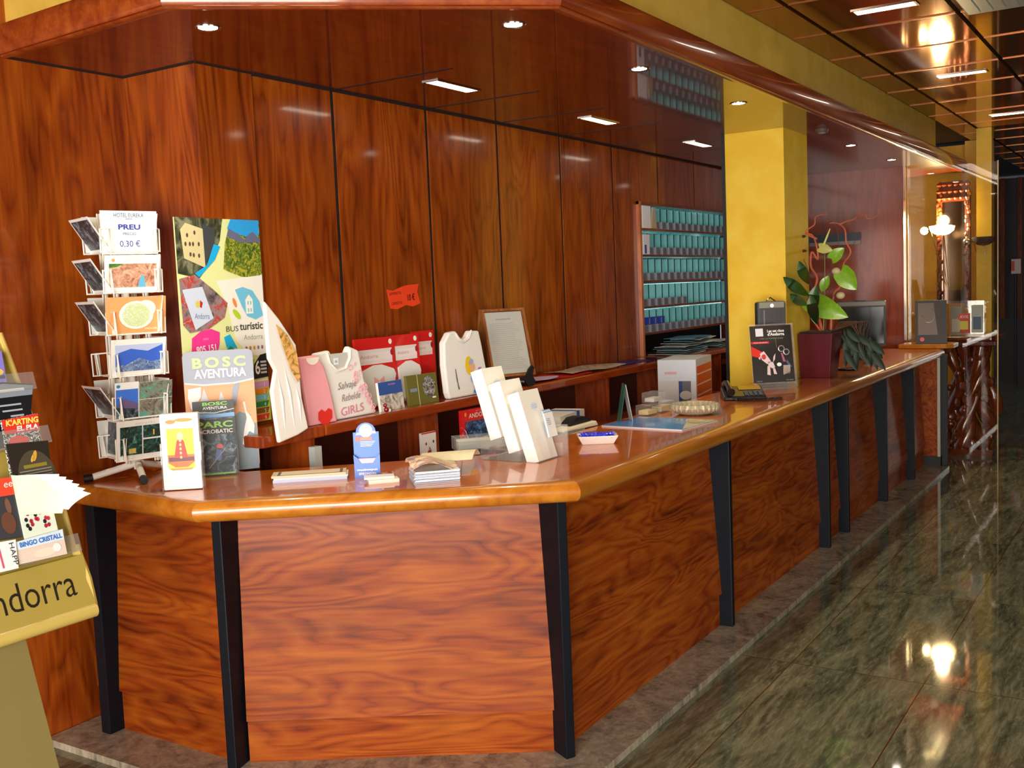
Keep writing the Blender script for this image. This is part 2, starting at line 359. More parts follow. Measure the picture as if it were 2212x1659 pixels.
#@@COUNTER
# ------------------------------------------------------------ reception counter
ctr = thing('reception_counter', 'long angled reception counter with wood panels, black fins and a rounded wooden edge', 'counter', (0, 0, 0))
NP = [(2.235, 3.50), (2.175, 2.60), (2.905, 1.62), (9.02, 1.62)]
IN = offset(NP, -.055)
topp = IN + [(9.02, 2.6), (9.29, 2.6), (9.29, 3.09), (7.9, 3.09), (7.9, 2.45), (7.2, 2.19), (6.70, 2.19), (6.70, 2.0), (6.215, 2.0), (6.215, 2.19), (3.30, 2.19), (2.66, 2.88), (2.66, 3.50)]
MB().prism(topp, .935, .975, TOPW).build('countertop', ctr)
cpf = [(-.055, .975)] + [(-.035 + .037 * math.sin(a), .940 + .035 * math.cos(a)) for a in [R(k) for k in range(0, 181, 15)]] + [(-.055, .905)]
sweep(MB(), NP, cpf, NOSE).build('edge_moulding', ctr)
PL = [(2.32, 3.50), (2.325, 2.67), (2.93, 1.705), (8.96, 1.705)]
sweep(MB(), PL, [(-.45, 0), (.13, 0), (.13, .026), (-.45, .026)], PLINM, False).build('plinth', ctr)
def along(i, s, d):
    a = Vector(PL[i]); t = (Vector(PL[i + 1]) - a).normalized(); nrm = Vector((t.y, -t.x)); p = a + t * s - nrm * d
    return p
def panel(i, s0, s1, mat=PANH):
    """sloping panel with a recessed kick board; built along its own axis so the grain runs lengthwise"""
    a = Vector(PL[i]); t = (Vector(PL[i + 1]) - a).normalized(); ang = math.atan2(t.y, t.x)
    m = MB(); m.prism([(.10, .905), (.05, .175), (.066, .175), (.116, .905)], s0, s1, mat, 'X'); o = m.build('front_panel', ctr, (a.x, a.y, 0), ang)
    m = MB(); m.box(s0, s1, .062, .078, .026, .20, mat); m.build('kick_board', ctr, (a.x, a.y, 0), ang)
    m = MB(); m.box(s0, s1, .12, .14, .2, .905, BLACKM); m.build('panel_backing', ctr, (a.x, a.y, 0), ang)
L1 = (Vector(PL[2]) - Vector(PL[1])).length
panel(0, .07, .80); panel(1, .045, L1 - .05)
fins = [4.45, 6.015, 6.43, 7.425, 8.30]
e = [2.93 + .05] + fins + [8.93]
for k in range(len(e) - 1): panel(2, e[k] - 2.93 + .0, e[k + 1] - 2.93 - .0)
def fin(p, ang, w=.034):
    m = MB(); m.prism([(0, .026), (0, .905), (.16, .905), (.10, .026)], -w / 2, w / 2, POST, 'X'); m.build('fin', ctr, (p[0], p[1], 0), ang, bevel=.004)
fin((2.32, 3.33), -PI / 2, .05); fin((2.325, 2.67), -R(74), .036); fin((2.93, 1.705), -R(29), .036)
for x in fins: fin((x, 1.705), 0, .03)
# end return that steps out into the hall
m = MB(); m.box(8.96, 9.02, 1.66, 2.19, .10, .93, PANH); m.build('end_panel', ctr)
m = MB(); m.box(8.945, 8.965, 1.64, 1.662, .10, .93, flat('#e8dcc8', .2, .6)); m.build('highlight_strip', ctr)  # pale strip painting the white highlight line along the end panel
m = MB(); m.box(8.95, 9.02, 1.64, 2.19, 0, .10, BLACKM); m.box(9.02, 9.05, 1.60, 1.80, 0, .93, BLACKM); m.build('end_base', ctr)
# ------------------------------------------------------------ ceiling lamps
def emis(h, s): return flat(h, .5, emit=s)
GLOW = emis('#fff2d8', 26); TUBE = emis('#fdf6e4', 14); CHROME = flat('#c8c4bc', .15, 1)
def downlight(x, y, label, grp):
    t = thing('recessed_downlight', label, 'ceiling lamp', (x, y, 2.484), 0, grp)
    m = MB(); m.lathe([(.030, -.001), (.043, -.004), (.044, -.001), (.044, .001)], CHROME, 20); m.build('trim_ring', t)
    m = MB(); m.lathe([(0, -.003), (.02, -.0035), (.031, -.0015)], GLOW, 20); m.build('bulb', t)
    l = bpy.data.lights.new('downlight_beam', 'SPOT'); l.energy = 22; l.color = (1, .86, .62); l.spot_size = R(120); l.spot_blend = .8; l.shadow_soft_size = .02
    o = bpy.data.objects.new('downlight_beam', l); C.objects.link(o); o.parent = t; o.location = (0, 0, -.012)
for x, y, w in ((2.443, 2.682, 'small round downlight in the soffit nearest the pilaster'), (3.085, 1.914, 'round downlight above the front corner of the counter'),
                (4.058, 1.912, 'round downlight before the reflected key rack'), (5.196, 1.905, 'round downlight just before the yellow column'),
                (7.458, 1.938, 'round downlight first beyond the yellow column'), (8.674, 1.941, 'round downlight farthest along the soffit')):
    downlight(x, y, w, 'downlights in the soffit')
def louvre(x, y, z, lx, ly, label, grp, cat='ceiling lamp'):
    t = thing('fluorescent_fixture', label, cat, (x, y, z), 0, grp)
    m = MB(); a, b = lx / 2, ly / 2
    m.box(-a - .012, a + .012, -b - .012, -b, -.004, .006, CHROME); m.box(-a - .012, a + .012, b, b + .012, -.004, .006, CHROME)
    m.box(-a - .012, -a, -b, b, -.004, .006, CHROME); m.box(a, a + .012, -b, b, -.004, .006, CHROME); m.build('frame', t)
    m = MB(); m.box(-a, a, -b, b, -.001, .002, TUBE); m.build('diffuser', t)
    m = MB(); k = 12
    for i in range(1, k):
        if lx > ly: q = -a + lx * i / k; m.box(q - .001, q + .001, -b, b, -.004, -.001, CHROME)
        else: q = -b + ly * i / k; m.box(-a, a, q - .001, q + .001, -.004, -.001, CHROME)
    m.build('louvre', t)
for x, y, w in ((3.80, 2.68, 'narrow louvred fluorescent lamp over the t-shirts'), (5.14, 2.67, 'narrow louvred fluorescent lamp above the middle wall panels'), (6.51, 2.66, 'narrow louvred fluorescent lamp left of the yellow column top')):
    louvre(x, y, 2.4838, .30, .06, w, 'fluorescent lamps in the soffit')
for x, w in ((5.25, 'louvred lamp nearest in the mirrored ceiling'), (7.32, 'second louvred lamp in the mirrored ceiling, above the orange reflections'), (9.48, 'third louvred lamp in the mirrored ceiling'), (11.5, 'louvred lamp cut by the right picture edge')):
    louvre(x, 1.20 if x < 11 else 1.02, 2.841, .075, .27, w, 'fluorescent lamps in the mirrored ceiling')
t = thing('air_vent', 'pale grey square air grille in the mirrored ceiling at the top right corner', 'vent', (5.25, .62, 2.838))
gm = flat('#b9c0bc', .4, .3); m = MB(); m.box(-.33, .33, -.27, .27, -.022, 0, gm); m.build('frame', t, bevel=.006)
m = MB()
for k in range(9): m.box(-.29, .29, -.24 + k * .056, -.21 + k * .056, -.026, -.021, gm)
m.build('louvre', t)
t = thing('smoke_detector', 'small round detector on the soffit behind the column', 'detector', (6.5, 1.86, 2.484))
m = MB(); m.lathe([(.0, -.022), (.03, -.022), (.036, -.012), (.04, 0)], flat('#5a4a46', .4), 20); m.lathe([(.018, -.024), (.024, -.024), (.024, -.020)], flat('#a8a0a0', .4), 16); m.build('cover', t)

# ------------------------------------------------------------ hutch (low back shelf) behind the counter
h = thing('back_shelf', 'long low wooden shelf unit with open compartments below the wall panels', 'shelf', (0, 0, 0))
m = MB(); m.box(3.035, 6.47, 2.82, 3.10, 1.055, 1.10, wood('shelf_board_wood', '#a8481a', '#8a340e', '#641e08', 'X', .8, .25, .8, .03)); m.box(6.52, 8.58, 2.82, 3.345, 1.065, 1.10, HUTW); m.build('shelf_board', h, bevel=.008)
m = MB(); m.box(2.70, 3.03, 2.82, 3.09, 1.055, 1.10, HUTW); m.build('shelf_end', h, bevel=.006)
for x in (2.99, 3.80, 5.505, 6.355, 7.3):
    m = MB(); m.box(x, x + .022, 2.86, 3.10, .79, 1.055, HUTW); m.build('divider', h)
m = MB(); m.box(2.95, 8.58, 2.27, 3.10, .75, .79, HUTW); m.build('desk_board', h)
for x in (3.0, 5.6, 8.2):
    m = MB(); m.box(x, x + .03, 2.55, 3.08, 0, .75, HUTW); m.build('desk_side', h)
m = MB(); m.box(2.95, 8.58, 3.08, 3.098, .79, 1.055, flat('#4a1606', .5)); m.build('back_board', h)

# ------------------------------------------------------------ key rack with back-lit teal glass
rk = thing('key_rack', 'recessed key rack of small grey-fronted boxes in front of teal glass', 'key rack', (0, 0, 0))
RW = wood('rack_wood', '#8a3414', '#6a220a', '#48140a', 'X', 1, .3, .5, .1)
m = MB(); m.box(6.485, 6.515, 3.085, 3.34, 1.10, 2.15, wood('rack_post_wood', '#d98a58', '#c06c3c', '#8c4018', 'Z', 1, .3, .5, .1)); m.build('side_post', rk)
m = MB(); m.box(8.57, 8.60, 3.09, 3.34, 1.10, 2.15, RW); m.build('side_post', rk)
m = MB(); m.box(6.485, 8.60, 3.09, 3.34, 2.13, 2.15, RW); m.build('top_board', rk)
PANE, nt, b = nodes('teal_pane'); b.inputs['Base Color'].default_value = lin('#9cdcdc'); b.inputs['Roughness'].default_value = .15; b.inputs['Alpha'].default_value = .5; b.inputs['Coat Weight'].default_value = .5
RZ = [1.245, 1.425, 1.603, 1.780, 1.958]
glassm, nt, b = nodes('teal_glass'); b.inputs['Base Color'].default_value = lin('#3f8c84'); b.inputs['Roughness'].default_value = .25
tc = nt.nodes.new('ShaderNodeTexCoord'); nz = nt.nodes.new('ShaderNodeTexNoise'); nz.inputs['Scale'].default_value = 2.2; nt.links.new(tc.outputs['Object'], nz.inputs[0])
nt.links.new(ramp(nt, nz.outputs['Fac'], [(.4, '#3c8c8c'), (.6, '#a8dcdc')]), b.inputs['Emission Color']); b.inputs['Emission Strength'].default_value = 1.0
for i, z in enumerate(RZ):
    m = MB(); m.box(6.515, 8.57, 3.10, 3.33, z, z + .014, RW); m.build('rack_shelf', rk)
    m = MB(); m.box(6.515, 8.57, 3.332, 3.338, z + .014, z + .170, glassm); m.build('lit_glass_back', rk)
    for k in range(17):
        x = 6.632 + k * .114
        if i == 0 and k == 0:
            gd = MB().box(-.0015, .0015, .02, .15, .0, .15, PANE).box(-.002, .002, .014, .02, .0, .15, flat('#1c4448', .2)).build('glass_divider', rk)
        else: gd = gd.copy(); C.objects.link(gd)
        gd.location = (x, 3.14, z + .0145)
GB = flat('#6e7280', .45); GB2 = flat('#8b8d96', .45)
kb0 = None; n = 0
for i, z in enumerate(RZ):
    for k in range(17):
        if i == 1 and k > 6: continue
        if i in (3, 4) and k == 0: continue
        x = 6.575 + k * .114
        if kb0 is None:
            m = MB(); m.box(-.028, .028, -.03, 0, 0, .052, GB2 if i == 0 else GB); m.box(-.024, .024, -.0315, -.03, .006, .046, GB); o = m.build('key_box'); kb0 = o
        else: o = kb0.copy(); C.objects.link(o)
        o.location = (x, 3.135, z + .0145)
        row = ('bottom', 'second lowest', 'middle', 'second highest', 'top')[i]
        tag(o, 'small grey room key box on the %s shelf of the key rack' % row, 'key box', 'key boxes on the %s rack shelf' % row)
for nme, lab, x0, x1, z0, hh, c in (('white_folder', 'tall white folder at the left end of the top rack shelf', 6.53, 6.66, RZ[4], .165, '#e6e4e8'), ('white_folder', 'white sheet with blue mark at the left end of the second rack shelf', 6.53, 6.63, RZ[3], .15, '#e2e4ec')):
    m = MB(); m.box(x0, x1, 3.085, 3.098, z0 + .0145, z0 + hh, flat(c, .5))
    if z0 < 1.9: m.rect(x0 + .02, x0 + .05, z0 + .02, z0 + .08, flat('#3c4c8c', .5), .001, 3.085)
    tag(m.build(nme), lab, 'folder')
tag(MB().hull([(6.67, 3.085, RZ[4] + .015), (6.76, 3.085, RZ[4] + .015), (6.76, 3.097, RZ[4] + .015), (6.67, 3.097, RZ[4] + .015)], [(6.70, 3.085, RZ[4] + .16), (6.735, 3.085, RZ[4] + .16), (6.735, 3.097, RZ[4] + .16), (6.70, 3.097, RZ[4] + .16)], flat('#b8a890', .4)).build('envelope'), 'beige envelope leaning beside the white folder in the key rack', 'envelope')
for k, x in enumerate((6.70, 6.80, 6.90)):
    m = MB(); m.box(x, x + .075, 3.145, 3.175, RZ[0] + .0145, RZ[0] + .115, flat('#2c44b8', .4)); m.rect(x + .01, x + .03, RZ[0] + .07, RZ[0] + .11, flat('#8ca4e8', .4), .001, 3.145)
    tag(m.build('blue_packet'), 'blue packet standing behind the boxes on the lowest rack shelf', 'packet', 'blue packets in the key rack')

# ------------------------------------------------------------ far end: end wall strip, glass, console, sconces
t = thing('intercom_panel', 'long grey-blue panel strip on the end wall behind the plant', 'panel', (9.299, 2.56, 1.86))
m = MB(); m.box(-.02, 0, -.22, .22, .03, .10, flat('#3a4450', .35)); m.box(-.018, 0, -.22, .22, 0, .03, flat('#9a9690', .35)); m.build('body', t)
t = thing('glass_partition', 'tall clear glass sheet standing at the end of the counter', 'glass partition', (9.44, 0, 0))
m = MB(); m.box(-.006, .006, 1.285, 1.985, .01, 2.47, GL); m.build('pane', t)
m = MB()
for y in (1.28, 1.985): m.box(-.008, .008, y - .004, y + .004, 0, 2.475, flat('#a8885c', .2, .7))
m.build('edge_strip', t)
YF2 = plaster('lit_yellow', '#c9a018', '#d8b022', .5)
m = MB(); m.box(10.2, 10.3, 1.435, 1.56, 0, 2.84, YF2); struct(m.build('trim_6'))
t = thing('carved_mirror', 'tall mirror in a carved dark wood frame on the yellow wall', 'mirror', (10.295, 1.76, 1.3))
m = MB(); m.box(-.03, 0, -.10, .10, 0, .92, flat('#8a7468', .08, 1)); m.build('glass', t)
m = MB(); CW = flat('#6e3216', .25, 0, .6, var=.5)
for y in (-.12, .12):
    m.box(-.05, 0, y - .022, y + .022, -.04, 1.0, DARKW)
    for k in range(26): m.ball((-.05, y + .012 * math.sin(k * 1.7), -.02 + k * .04), .022, CW, 8, (1, .9, 1.1))
m.box(-.05, 0, -.12, .12, .92, 1.10, DARKW)
for k in range(18): m.ball((-.055, -.12 + .24 * (k % 6) / 5, .95 + .06 * (k // 6)), .026, CW, 8, (1, 1, .8))
m.build('carved_frame', t)
t = thing('carved_console', 'dark carved wooden console table with dragon-like base behind the glass', 'console table', (9.9, 1.56, 0))
m = MB(); m.prism([(-.27, -.17), (-.22, -.24), (.2, -.24), (.26, -.17), (.26, .2), (-.27, .2)], .99, 1.03, DARKW, 'Z'); m.prism([(-.23, -.15), (.22, -.15), (.22, .18), (-.23, .18)], .94, .99, DARKW, 'Z'); m.build('top', t, rz=-PI / 2, bevel=.01)
m = MB(); rnd = random.Random(5)
BW = flat('#7a3412', .2, 0, .7, var=.45)
for k in range(7):
    a0 = k * 1.1; pts = []
    for j in range(14):
        u = j / 13; pts.append((.07 * math.sin(a0 + u * 5) + rnd.uniform(-.015, .015), (-.13 + .045 * k) + .07 * math.cos(a0 * 1.7 + u * 7) * (1 - .3 * u), .04 + .9 * u))
    m.tube(pts, [.05 - .018 * math.sin(j * .9 + k) for j in range(14)], BW, 10)
for k in range(46):
    z = rnd.uniform(.05, .93); w = .17 if z > .2 else .2
    m.ball((rnd.uniform(-.12, .06), rnd.uniform(-w, w), z), rnd.uniform(.022, .045), BW, 8, (1, rnd.uniform(.7, 1.4), rnd.uniform(.7, 1.6)))
m.build('carved_base', t)
m = MB(); m.prism([(-.2, -.2), (.2, -.2), (.2, .2), (-.2, .2)], 0, .05, BW); m.build('foot', t)
def sconce(y, z, lit, label):
    t = thing('wall_sconce', label, 'wall lamp', (10.2, y, z))
    m = MB(); g = emis('#ffe0a0', 40) if lit else flat('#6a6458', .2, .6)
    m.lathe([(.0, -.045), (.05, -.035), (.09, -.005), (.1, .035), (.095, .037), (.085, 0), (.045, -.025), (0, -.035)], g, 24, sx=.8); m.build('bowl', t)
    m = MB(); m.tube([(.0, -.005, -.04), (.02, -.05, -.52)], .004, CHROME); m.tube([(0, .08, -.02), (.02, -.04, -.50)], .003, CHROME); m.build('arm', t)
    m = MB(); m.ball((.0, .14, 0), .035, CHROME if not lit else g, 10); m.tube([(0, .14, 0), (0, .02, 0)], .008, CHROME); (m.ball((0, 0, .01), .055, g, 14, (1, 1.3, .8)) if lit else None); m.tube([(.0, .05, 0), (.09, .05, 0)], .008, CHROME); m.build('bracket', t)
    if lit:
        l = bpy.data.lights.new('sconce_glow', 'POINT'); l.energy = 42; l.color = (1, .76, .40); l.shadow_soft_size = .05
        o = bpy.data.objects.new('sconce_glow', l); C.objects.link(o); o.parent = t; o.location = (-.02, 0, .09)
sconce(1.86, 1.97, True, 'glowing wall lamp with bowl shade on thin brass arms behind the glass')
sconce(1.50, 1.85, False, 'unlit wall lamp with grey shade and v-shaped thin arms beside the yellow pillar')
t = thing('wall_sign', 'small white and red notice far down the dark passage', 'sign', (15.9, 1.93, 1.52))
m = MB(); m.box(0, .02, -.06, .06, 0, .2, flat('#c8a8a0', .5)); m.build('board', t); m = MB(); m.box(-.002, 0, .02, .06, .04, .17, flat('#c8341c', .5)); m.build('red_panel', t)
m = MB(); m.tube([(.01, 0, 0), (.01, 0, -1.52)], .012, BLACK); m.build('post', t)
# raised end ledge of the counter with two things on it
m = MB(); m.prism([(8.98, 1.60), (9.02, 1.55), (9.24, 1.55), (9.27, 1.60), (9.27, 1.97), (8.98, 1.97)], .976, 1.012, NOSE); tag(m.build('raised_ledge', bevel=.006), 'short raised wooden ledge board at the far end of the counter', 'ledge')
t = thing('display_stand', 'black jewellery display stand on the raised counter end', 'display stand', (9.12, 1.74, 1.0125), R(-78))
m = MB(); m.hull([(-.12, -.05, 0), (.12, -.05, 0), (.12, .05, 0), (-.12, .05, 0)], [(-.12, .02, .35), (.12, .02, .35), (.12, .05, .35), (-.12, .05, .35)], BLACK); m.build('board', t)
m = MB(); s_ = lambda x, z: (x, -.05 + .2 * z - .004, z)
m.add([s_(-.10, .07), s_(.05, .07), s_(.02, .33), s_(-.10, .33)], [(0, 1, 2, 3)], flat('#3a3a38', .3)); m.build('card', t)
m = MB(); m.tube([s_(-.02 + .05 * math.sin(a), .23 + .06 * math.cos(a)) for a in [k * .5 for k in range(11)]] + [s_(-.03, .12)], .0018, flat('#b8a888', .3, .8)); m.build('necklace', t)
m = MB(); m.lathe([(0, .004), (.018, .004), (.02, 0)], flat('#c8281c', .4), 12, (-.07, -.055, .035), 'Y'); m.build('red_seal', t)
t = thing('leaflet_rack', 'clear rack of red, yellow and grey brochures on the carved console', 'leaflet rack', (9.86, 1.60, 1.0305), R(-85))
m = MB(); m.box(-.13, .15, .03, .05, 0, .02, ACR); m.box(-.13, .15, .05, .055, 0, .30, ACR); m.build('holder', t)
for x, z0, z1, c, c2, lb in ((-.12, .0, .25, '#8a8878', '#b8b09c', None), (-.055, .02, .19, '#c8281c', '#e0d040', 'red brochure'), (.05, .02, .26, '#b8bcb8', '#4c6484', None)):
    m = MB(); m.box(x, x + .09, .015, .028, z0 + .001, z1, flat(c, .5)); m.rect(x + .012, x + .078, z0 + .03, (z0 + z1) / 2 + .02, flat(c2, .5), .001, .015)
    if lb: m.rect(x, x + .09, z1 - .055, z1, flat('#e03828', .5), .0015, .015); m.text('AVIS', x + .045, z1 - .04, .026, flat('#f4f0e8', .5), .003, .015)
    m.build('brochure', t)
# ------------------------------------------------------------ helpers for printed matter
IW = flat('#f3f1ea', .45); INK = flat('#26262c', .5); BLUEI = flat('#5470b8', .5)
def photo(name, stops, sc=9, dist=1.5):
    k = 'photo_' + name
    if k in MAT: return MAT[k]
    m, nt, b = nodes(k); N = nt.nodes.new; tc = N('ShaderNodeTexCoord'); n = N('ShaderNodeTexNoise')
    n.inputs['Scale'].default_value = sc; n.inputs['Detail'].default_value = 5; n.inputs['Distortion'].default_value = dist; n.inputs['Roughness'].default_value = .65
    nt.links.new(tc.outputs['Object'], n.inputs[0]); nt.links.new(ramp(nt, n.outputs['Fac'], stops), b.inputs['Base Color']); b.inputs['Roughness'].default_value = .3
    MAT[k] = m; return m
ROCK = photo('rock', [(.35, '#8a5a48'), (.5, '#d89c80'), (.62, '#e8c4a4'), (.7, '#b87860')], 30)
GREENP = photo('green', [(.3, '#1e3c18'), (.5, '#4c7c30'), (.7, '#8cb060')], 40)
TOWN = photo('town', [(.35, '#2c4c8c'), (.55, '#7c94b8'), (.7, '#d8e0e8')], 60)
NIGHT = photo('night', [(.35, '#141c18'), (.52, '#24483c'), (.62, '#2f8c8c'), (.72, '#c8b070')], 45)
LAKE = photo('lake', [(.35, '#3c4438'), (.5, '#8c8878'), (.6, '#3fa08c'), (.72, '#b8c8b0')], 38)
MAPC = photo('map', [(.35, '#f0ecd8'), (.5, '#c8dc90'), (.6, '#e8f0e0'), (.7, '#88b868')], 45)
FLOWF = photo('field', [(.35, '#34541c'), (.5, '#6c8430'), (.6, '#c8b838'), (.7, '#8c9440')], 55)
FOREST = photo('forest', [(.35, '#1c2428'), (.5, '#3c4c54'), (.6, '#74848c'), (.72, '#a8b0b0')], 28)
DIRT = photo('dirt', [(.35, '#50401c'), (.5, '#8a7c40'), (.65, '#b8a868')], 25)
CHK = photo('chequer', [(.4, '#141414'), (.49, '#242424'), (.51, '#d8d8d0'), (.6, '#f0f0e8')], 70, 3)

# ------------------------------------------------------------ postcard carousel
HX, HY, A0 = 2.438, 3.19, R(-16)
t = thing('postcard_carousel', 'white wire postcard carousel with tripod foot on the counter', 'postcard rack', (HX, HY, .975), A0)
WM = flat('#f4f0e4', .35)
m = MB(); m.tube([(0, 0, .03), (0, 0, .95)], .014, WM, 10); m.build('pole', t)
for ang in (R(150) - A0, R(-122) - A0, R(18) - A0):
    c, s = math.cos(ang), math.sin(ang)
    m = MB(); m.tube([(0, 0, .055), (.03 * c, .03 * s, .045), (.165 * c, .165 * s, .016)], .0125, WM, 10); o = m.build('leg', t)
    m = MB(); m.tube([(.155 * c, .155 * s, .0165), (.185 * c, .185 * s, .0145)], .0142, BLACK, 10); m.build('foot_cap', o)
TZ = [1.79 - .975, 1.648 - .975, 1.502 - .975, 1.355 - .975, 1.205 - .975, 1.058 - .975]
m = MB(); wr = .0030
for f in range(4):
    q = f * PI / 2; c, s = math.cos(q), math.sin(q)
    for x in (-.06, -.045, .045, .06):
        p = lambda u, v, z: (u * c - v * s, u * s + v * c, z)
        m.tube([p(x, -.052, .06), p(x, -.052, .95)], wr, WM, 5)
for z in (.075, .9): m.tube([(.052, -.052, z), (.052, .052, z), (-.052, .052, z), (-.052, -.052, z)], wr, WM, 5, closed=True)
m.build('upright_wires', t)
POCK = []
for f in range(4):
    q = f * PI / 2; c, s = math.cos(q), math.sin(q)
    for z in TZ:
        m = MB(); p = lambda u, v, zz: (u * c - v * s, u * s + v * c, zz)
        for sx in (-1, 1):
            m.tube([p(sx * .05, -.052, z + .075), p(sx * .105, -.085, z + .072), p(sx * .078, -.09, z + .07), p(sx * .078, -.082, z - .006), p(sx * .105, -.08, z - .008), p(sx * .105, -.085, z + .072)], wr, WM, 5)
        m.tube([p(-.105, -.078, z - .006), p(.105, -.078, z - .006)], wr, WM, 5)
        m.tube([p(-.05, -.052, z - .004), p(-.05, -.08, z - .007)], wr, WM, 5); m.tube([p(.05, -.052, z - .004), p(.05, -.08, z - .007)], wr, WM, 5)
        m.build('wire_pocket', t)
def card(face, tier, label, art, w=.2, hh=.128, u=0, lean=.16, back=0, nm='postcard', drop=0):
    """a postcard in a pocket; local x-z plane looking to -y"""
    q = A0 + face * PI / 2; c, s = math.cos(q), math.sin(q); v = -.077 + back
    o_ = thing if False else None
    m = MB(Matrix.Rotation(lean, 4, 'X')); m.box(-w / 2, w / 2, 0, .002, 0, hh, IW); art(m, w, hh)
    o = m.build(nm, None, (HX + u * c - v * s, HY + u * s + v * c, .975 + TZ[tier] - .0025 - drop), q)
    tag(o, label, 'postcard', 'postcards in the wire carousel')
def a_sign(m, w, h):
    BLUEI = flat('#2c4a94', .5); m.text('HOTEL EUREKA', 0, h - .022, .015, BLUEI, width=.105); m.text('****', 0, h - .036, .012, BLUEI, width=.025)
    m.text('PREU', 0, h - .064, .018, flat('#2c3c9c', .5), width=.078, bold=.03); m.text('PRECIO', 0, h - .084, .010, BLUEI, width=.045); m.text('0,30 €', 0, h - .124, .022, BLUEI, width=.072)
def a_rock(m, w, h):
    m.rect(-w / 2 + .015, w / 2 - .015, .015, h - .03, ROCK); m.poly([(-w / 2 + .015, h - .03), (-.03, h - .03), (-.06, h - .042), (-w / 2 + .015, h - .045)], GREENP, .001)
    m.poly([(.015, .015), (.045, .015), (.04, .05), (.03, .06), (.022, .04)], flat('#6cb8d8', .4), .001); m.text('A N D O R R A', .0, h - .02, .008, flat('#d8d0b8', .5)); m.ell(-.07, h - .018, .006, .006, flat('#f0a050', .5))
def a_map(m, w, h):
    m.rect(-w / 2, w / 2, 0, h, flat('#f0a868', .5)); m.ell(0, h / 2, .062, .05, flat('#f8f4e8', .5), .001); m.ell(.035, h / 2 + .022, .035, .03, flat('#f8f4e8', .5), .0011); m.ell(0, h / 2, .05, .042, MAPC, .0014); m.text('ANDORRA', .055, .01, .008, flat('#fff0d0', .5), .0012)
def a_blue(m, w, h):
    m.rect(-w / 2 + .015, w / 2 - .015, .014, h - .02, flat('#3a66d0', .4)); m.poly([(-w / 2 + .015, h - .02), (w / 2 - .015, h - .02), (w / 2 - .015, h - .024), (.03, h - .045), (-.03, h - .034), (-w / 2 + .015, h - .05)], flat('#c0ccf0', .4), .001)
    m.poly([(-w / 2 + .015, .014), (w / 2 - .015, .014), (w / 2 - .015, .05), (.04, .045), (0, .06), (-.05, .035), (-w / 2 + .015, .04)], TOWN, .001)
def a_tall(m, w, h):
    m.rect(-w / 2 + .003, w / 2 - .003, 0, h - .025, flat('#3c74d8', .4)); m.poly([(-w / 2 + .003, 0), (w / 2 - .003, 0), (w / 2 - .003, .05), (-.01, .07), (-w / 2 + .003, .045)], flat('#6c5c88', .4), .001)
    m.poly([(-w / 2 + .003, 0), (w / 2 - .003, 0), (w / 2 - .003, .03), (0, .035), (-w / 2 + .003, .04)], FOREST, .0015); m.ell(-w / 2 + .012, h - .013, .007, .006, flat('#2c8cc8', .4))
def a_lake(m, w, h): m.rect(-w / 2, w / 2, h / 2 + .001, h, LAKE); m.rect(-w / 2, w / 2, 0, h / 2 - .001, photo('lake2', [(.4, '#5c5c50'), (.52, '#98907c'), (.6, '#3cb0a0')], 25))
def a_night(m, w, h):
    m.rect(-w / 2 + .012, -.012, .014, h - .022, NIGHT); m.rect(-.008, w / 2 - .012, .072, h - .022, NIGHT); m.rect(-.008, w / 2 - .012, .014, .066, NIGHT); m.text('A N D O R R A', .0, h - .017, .008, flat('#d8c8a8', .5)); m.rect(-.06, -.035, .02, .038, flat('#d8c060', .5), .001); m.rect(.028, .033, .08, .1, flat('#f0c040', .5), .001)
def a_side(m, w, h): m.rect(-w / 2 + .01, w / 2 - .01, .01, h - .01, FOREST)
card(0, 0, 'white price card reading HOTEL EUREKA PREU 0,30 € on top of the carousel', a_sign, .2, .15, nm='price_card', lean=.05, drop=.012)
card(0, 1, 'postcard with a pinkish rocky landscape, second tier of the carousel front', a_rock)
card(0, 2, 'orange postcard with a map of Andorra, third tier of the carousel front', a_map, .215)
card(0, 3, 'postcard with a deep blue valley view, fourth tier of the carousel front', a_blue)
card(0, 4, 'upright postcard with blue sky and snowy hill in the carousel front', a_tall, .085, .128, -.055)
card(0, 4, 'postcard with turquoise lake pictures beside the upright blue one', a_lake, .12, .125, .048, lean=.2)
card(0, 5, 'lowest front postcard with three dark night-time pictures', a_night, .205, .14)
for tier in range(6):
    wd = ('top', 'second', 'third', 'fourth', 'fifth', 'lowest')[tier]
    if tier != 3: card(3, tier, 'postcard seen almost edge-on in the %s tier at the left side of the carousel' % wd, a_side, .18, .135, u=0, lean=.55 if tier < 5 else -.1)
    card(1, tier, 'postcard showing a sliver in the %s tier at the right side of the carousel' % wd, a_side, .2, .13)
    if tier not in (1, 3): card(2, tier, 'postcard in the %s tier turned to the wall behind the carousel' % wd, a_side, .2, .13)

# ------------------------------------------------------------ boards and leaflet boxes beside the carousel
t = thing('leaflet_box', 'clear holder of white leaflets with a yellow and red picture, left on the counter', 'leaflet holder', (2.318, 2.806, .975), R(-50))
m = MB(); m.box(-.062, .062, 0, .03, .003, .258, IW, bev=.004); m.rect(-.043, .043, .075, .208, flat('#f8d828', .45)); m.poly([(-.043, .12), (.043, .12), (.043, .095), (.02, .078), (-.02, .078), (-.043, .095)], flat('#e07030', .45), .001)
m.poly([(-.022, .11), (.022, .11), (.012, .165), (0, .18), (-.012, .165)], flat('#c83420', .45), .0015); m.ell(0, .182, .011, .014, flat('#f0d8a8', .45), .002); m.rect(-.04, .042, .098, .112, flat('#6a3440', .45), .0013); m.poly([(-.04, .075), (.04, .075), (.03, .068), (-.03, .068)], flat('#f09840', .45), .001)
for k in range(5): m.ell(0, .168 - k * .014, .004, .005, flat('#f0c090', .45), .0022)
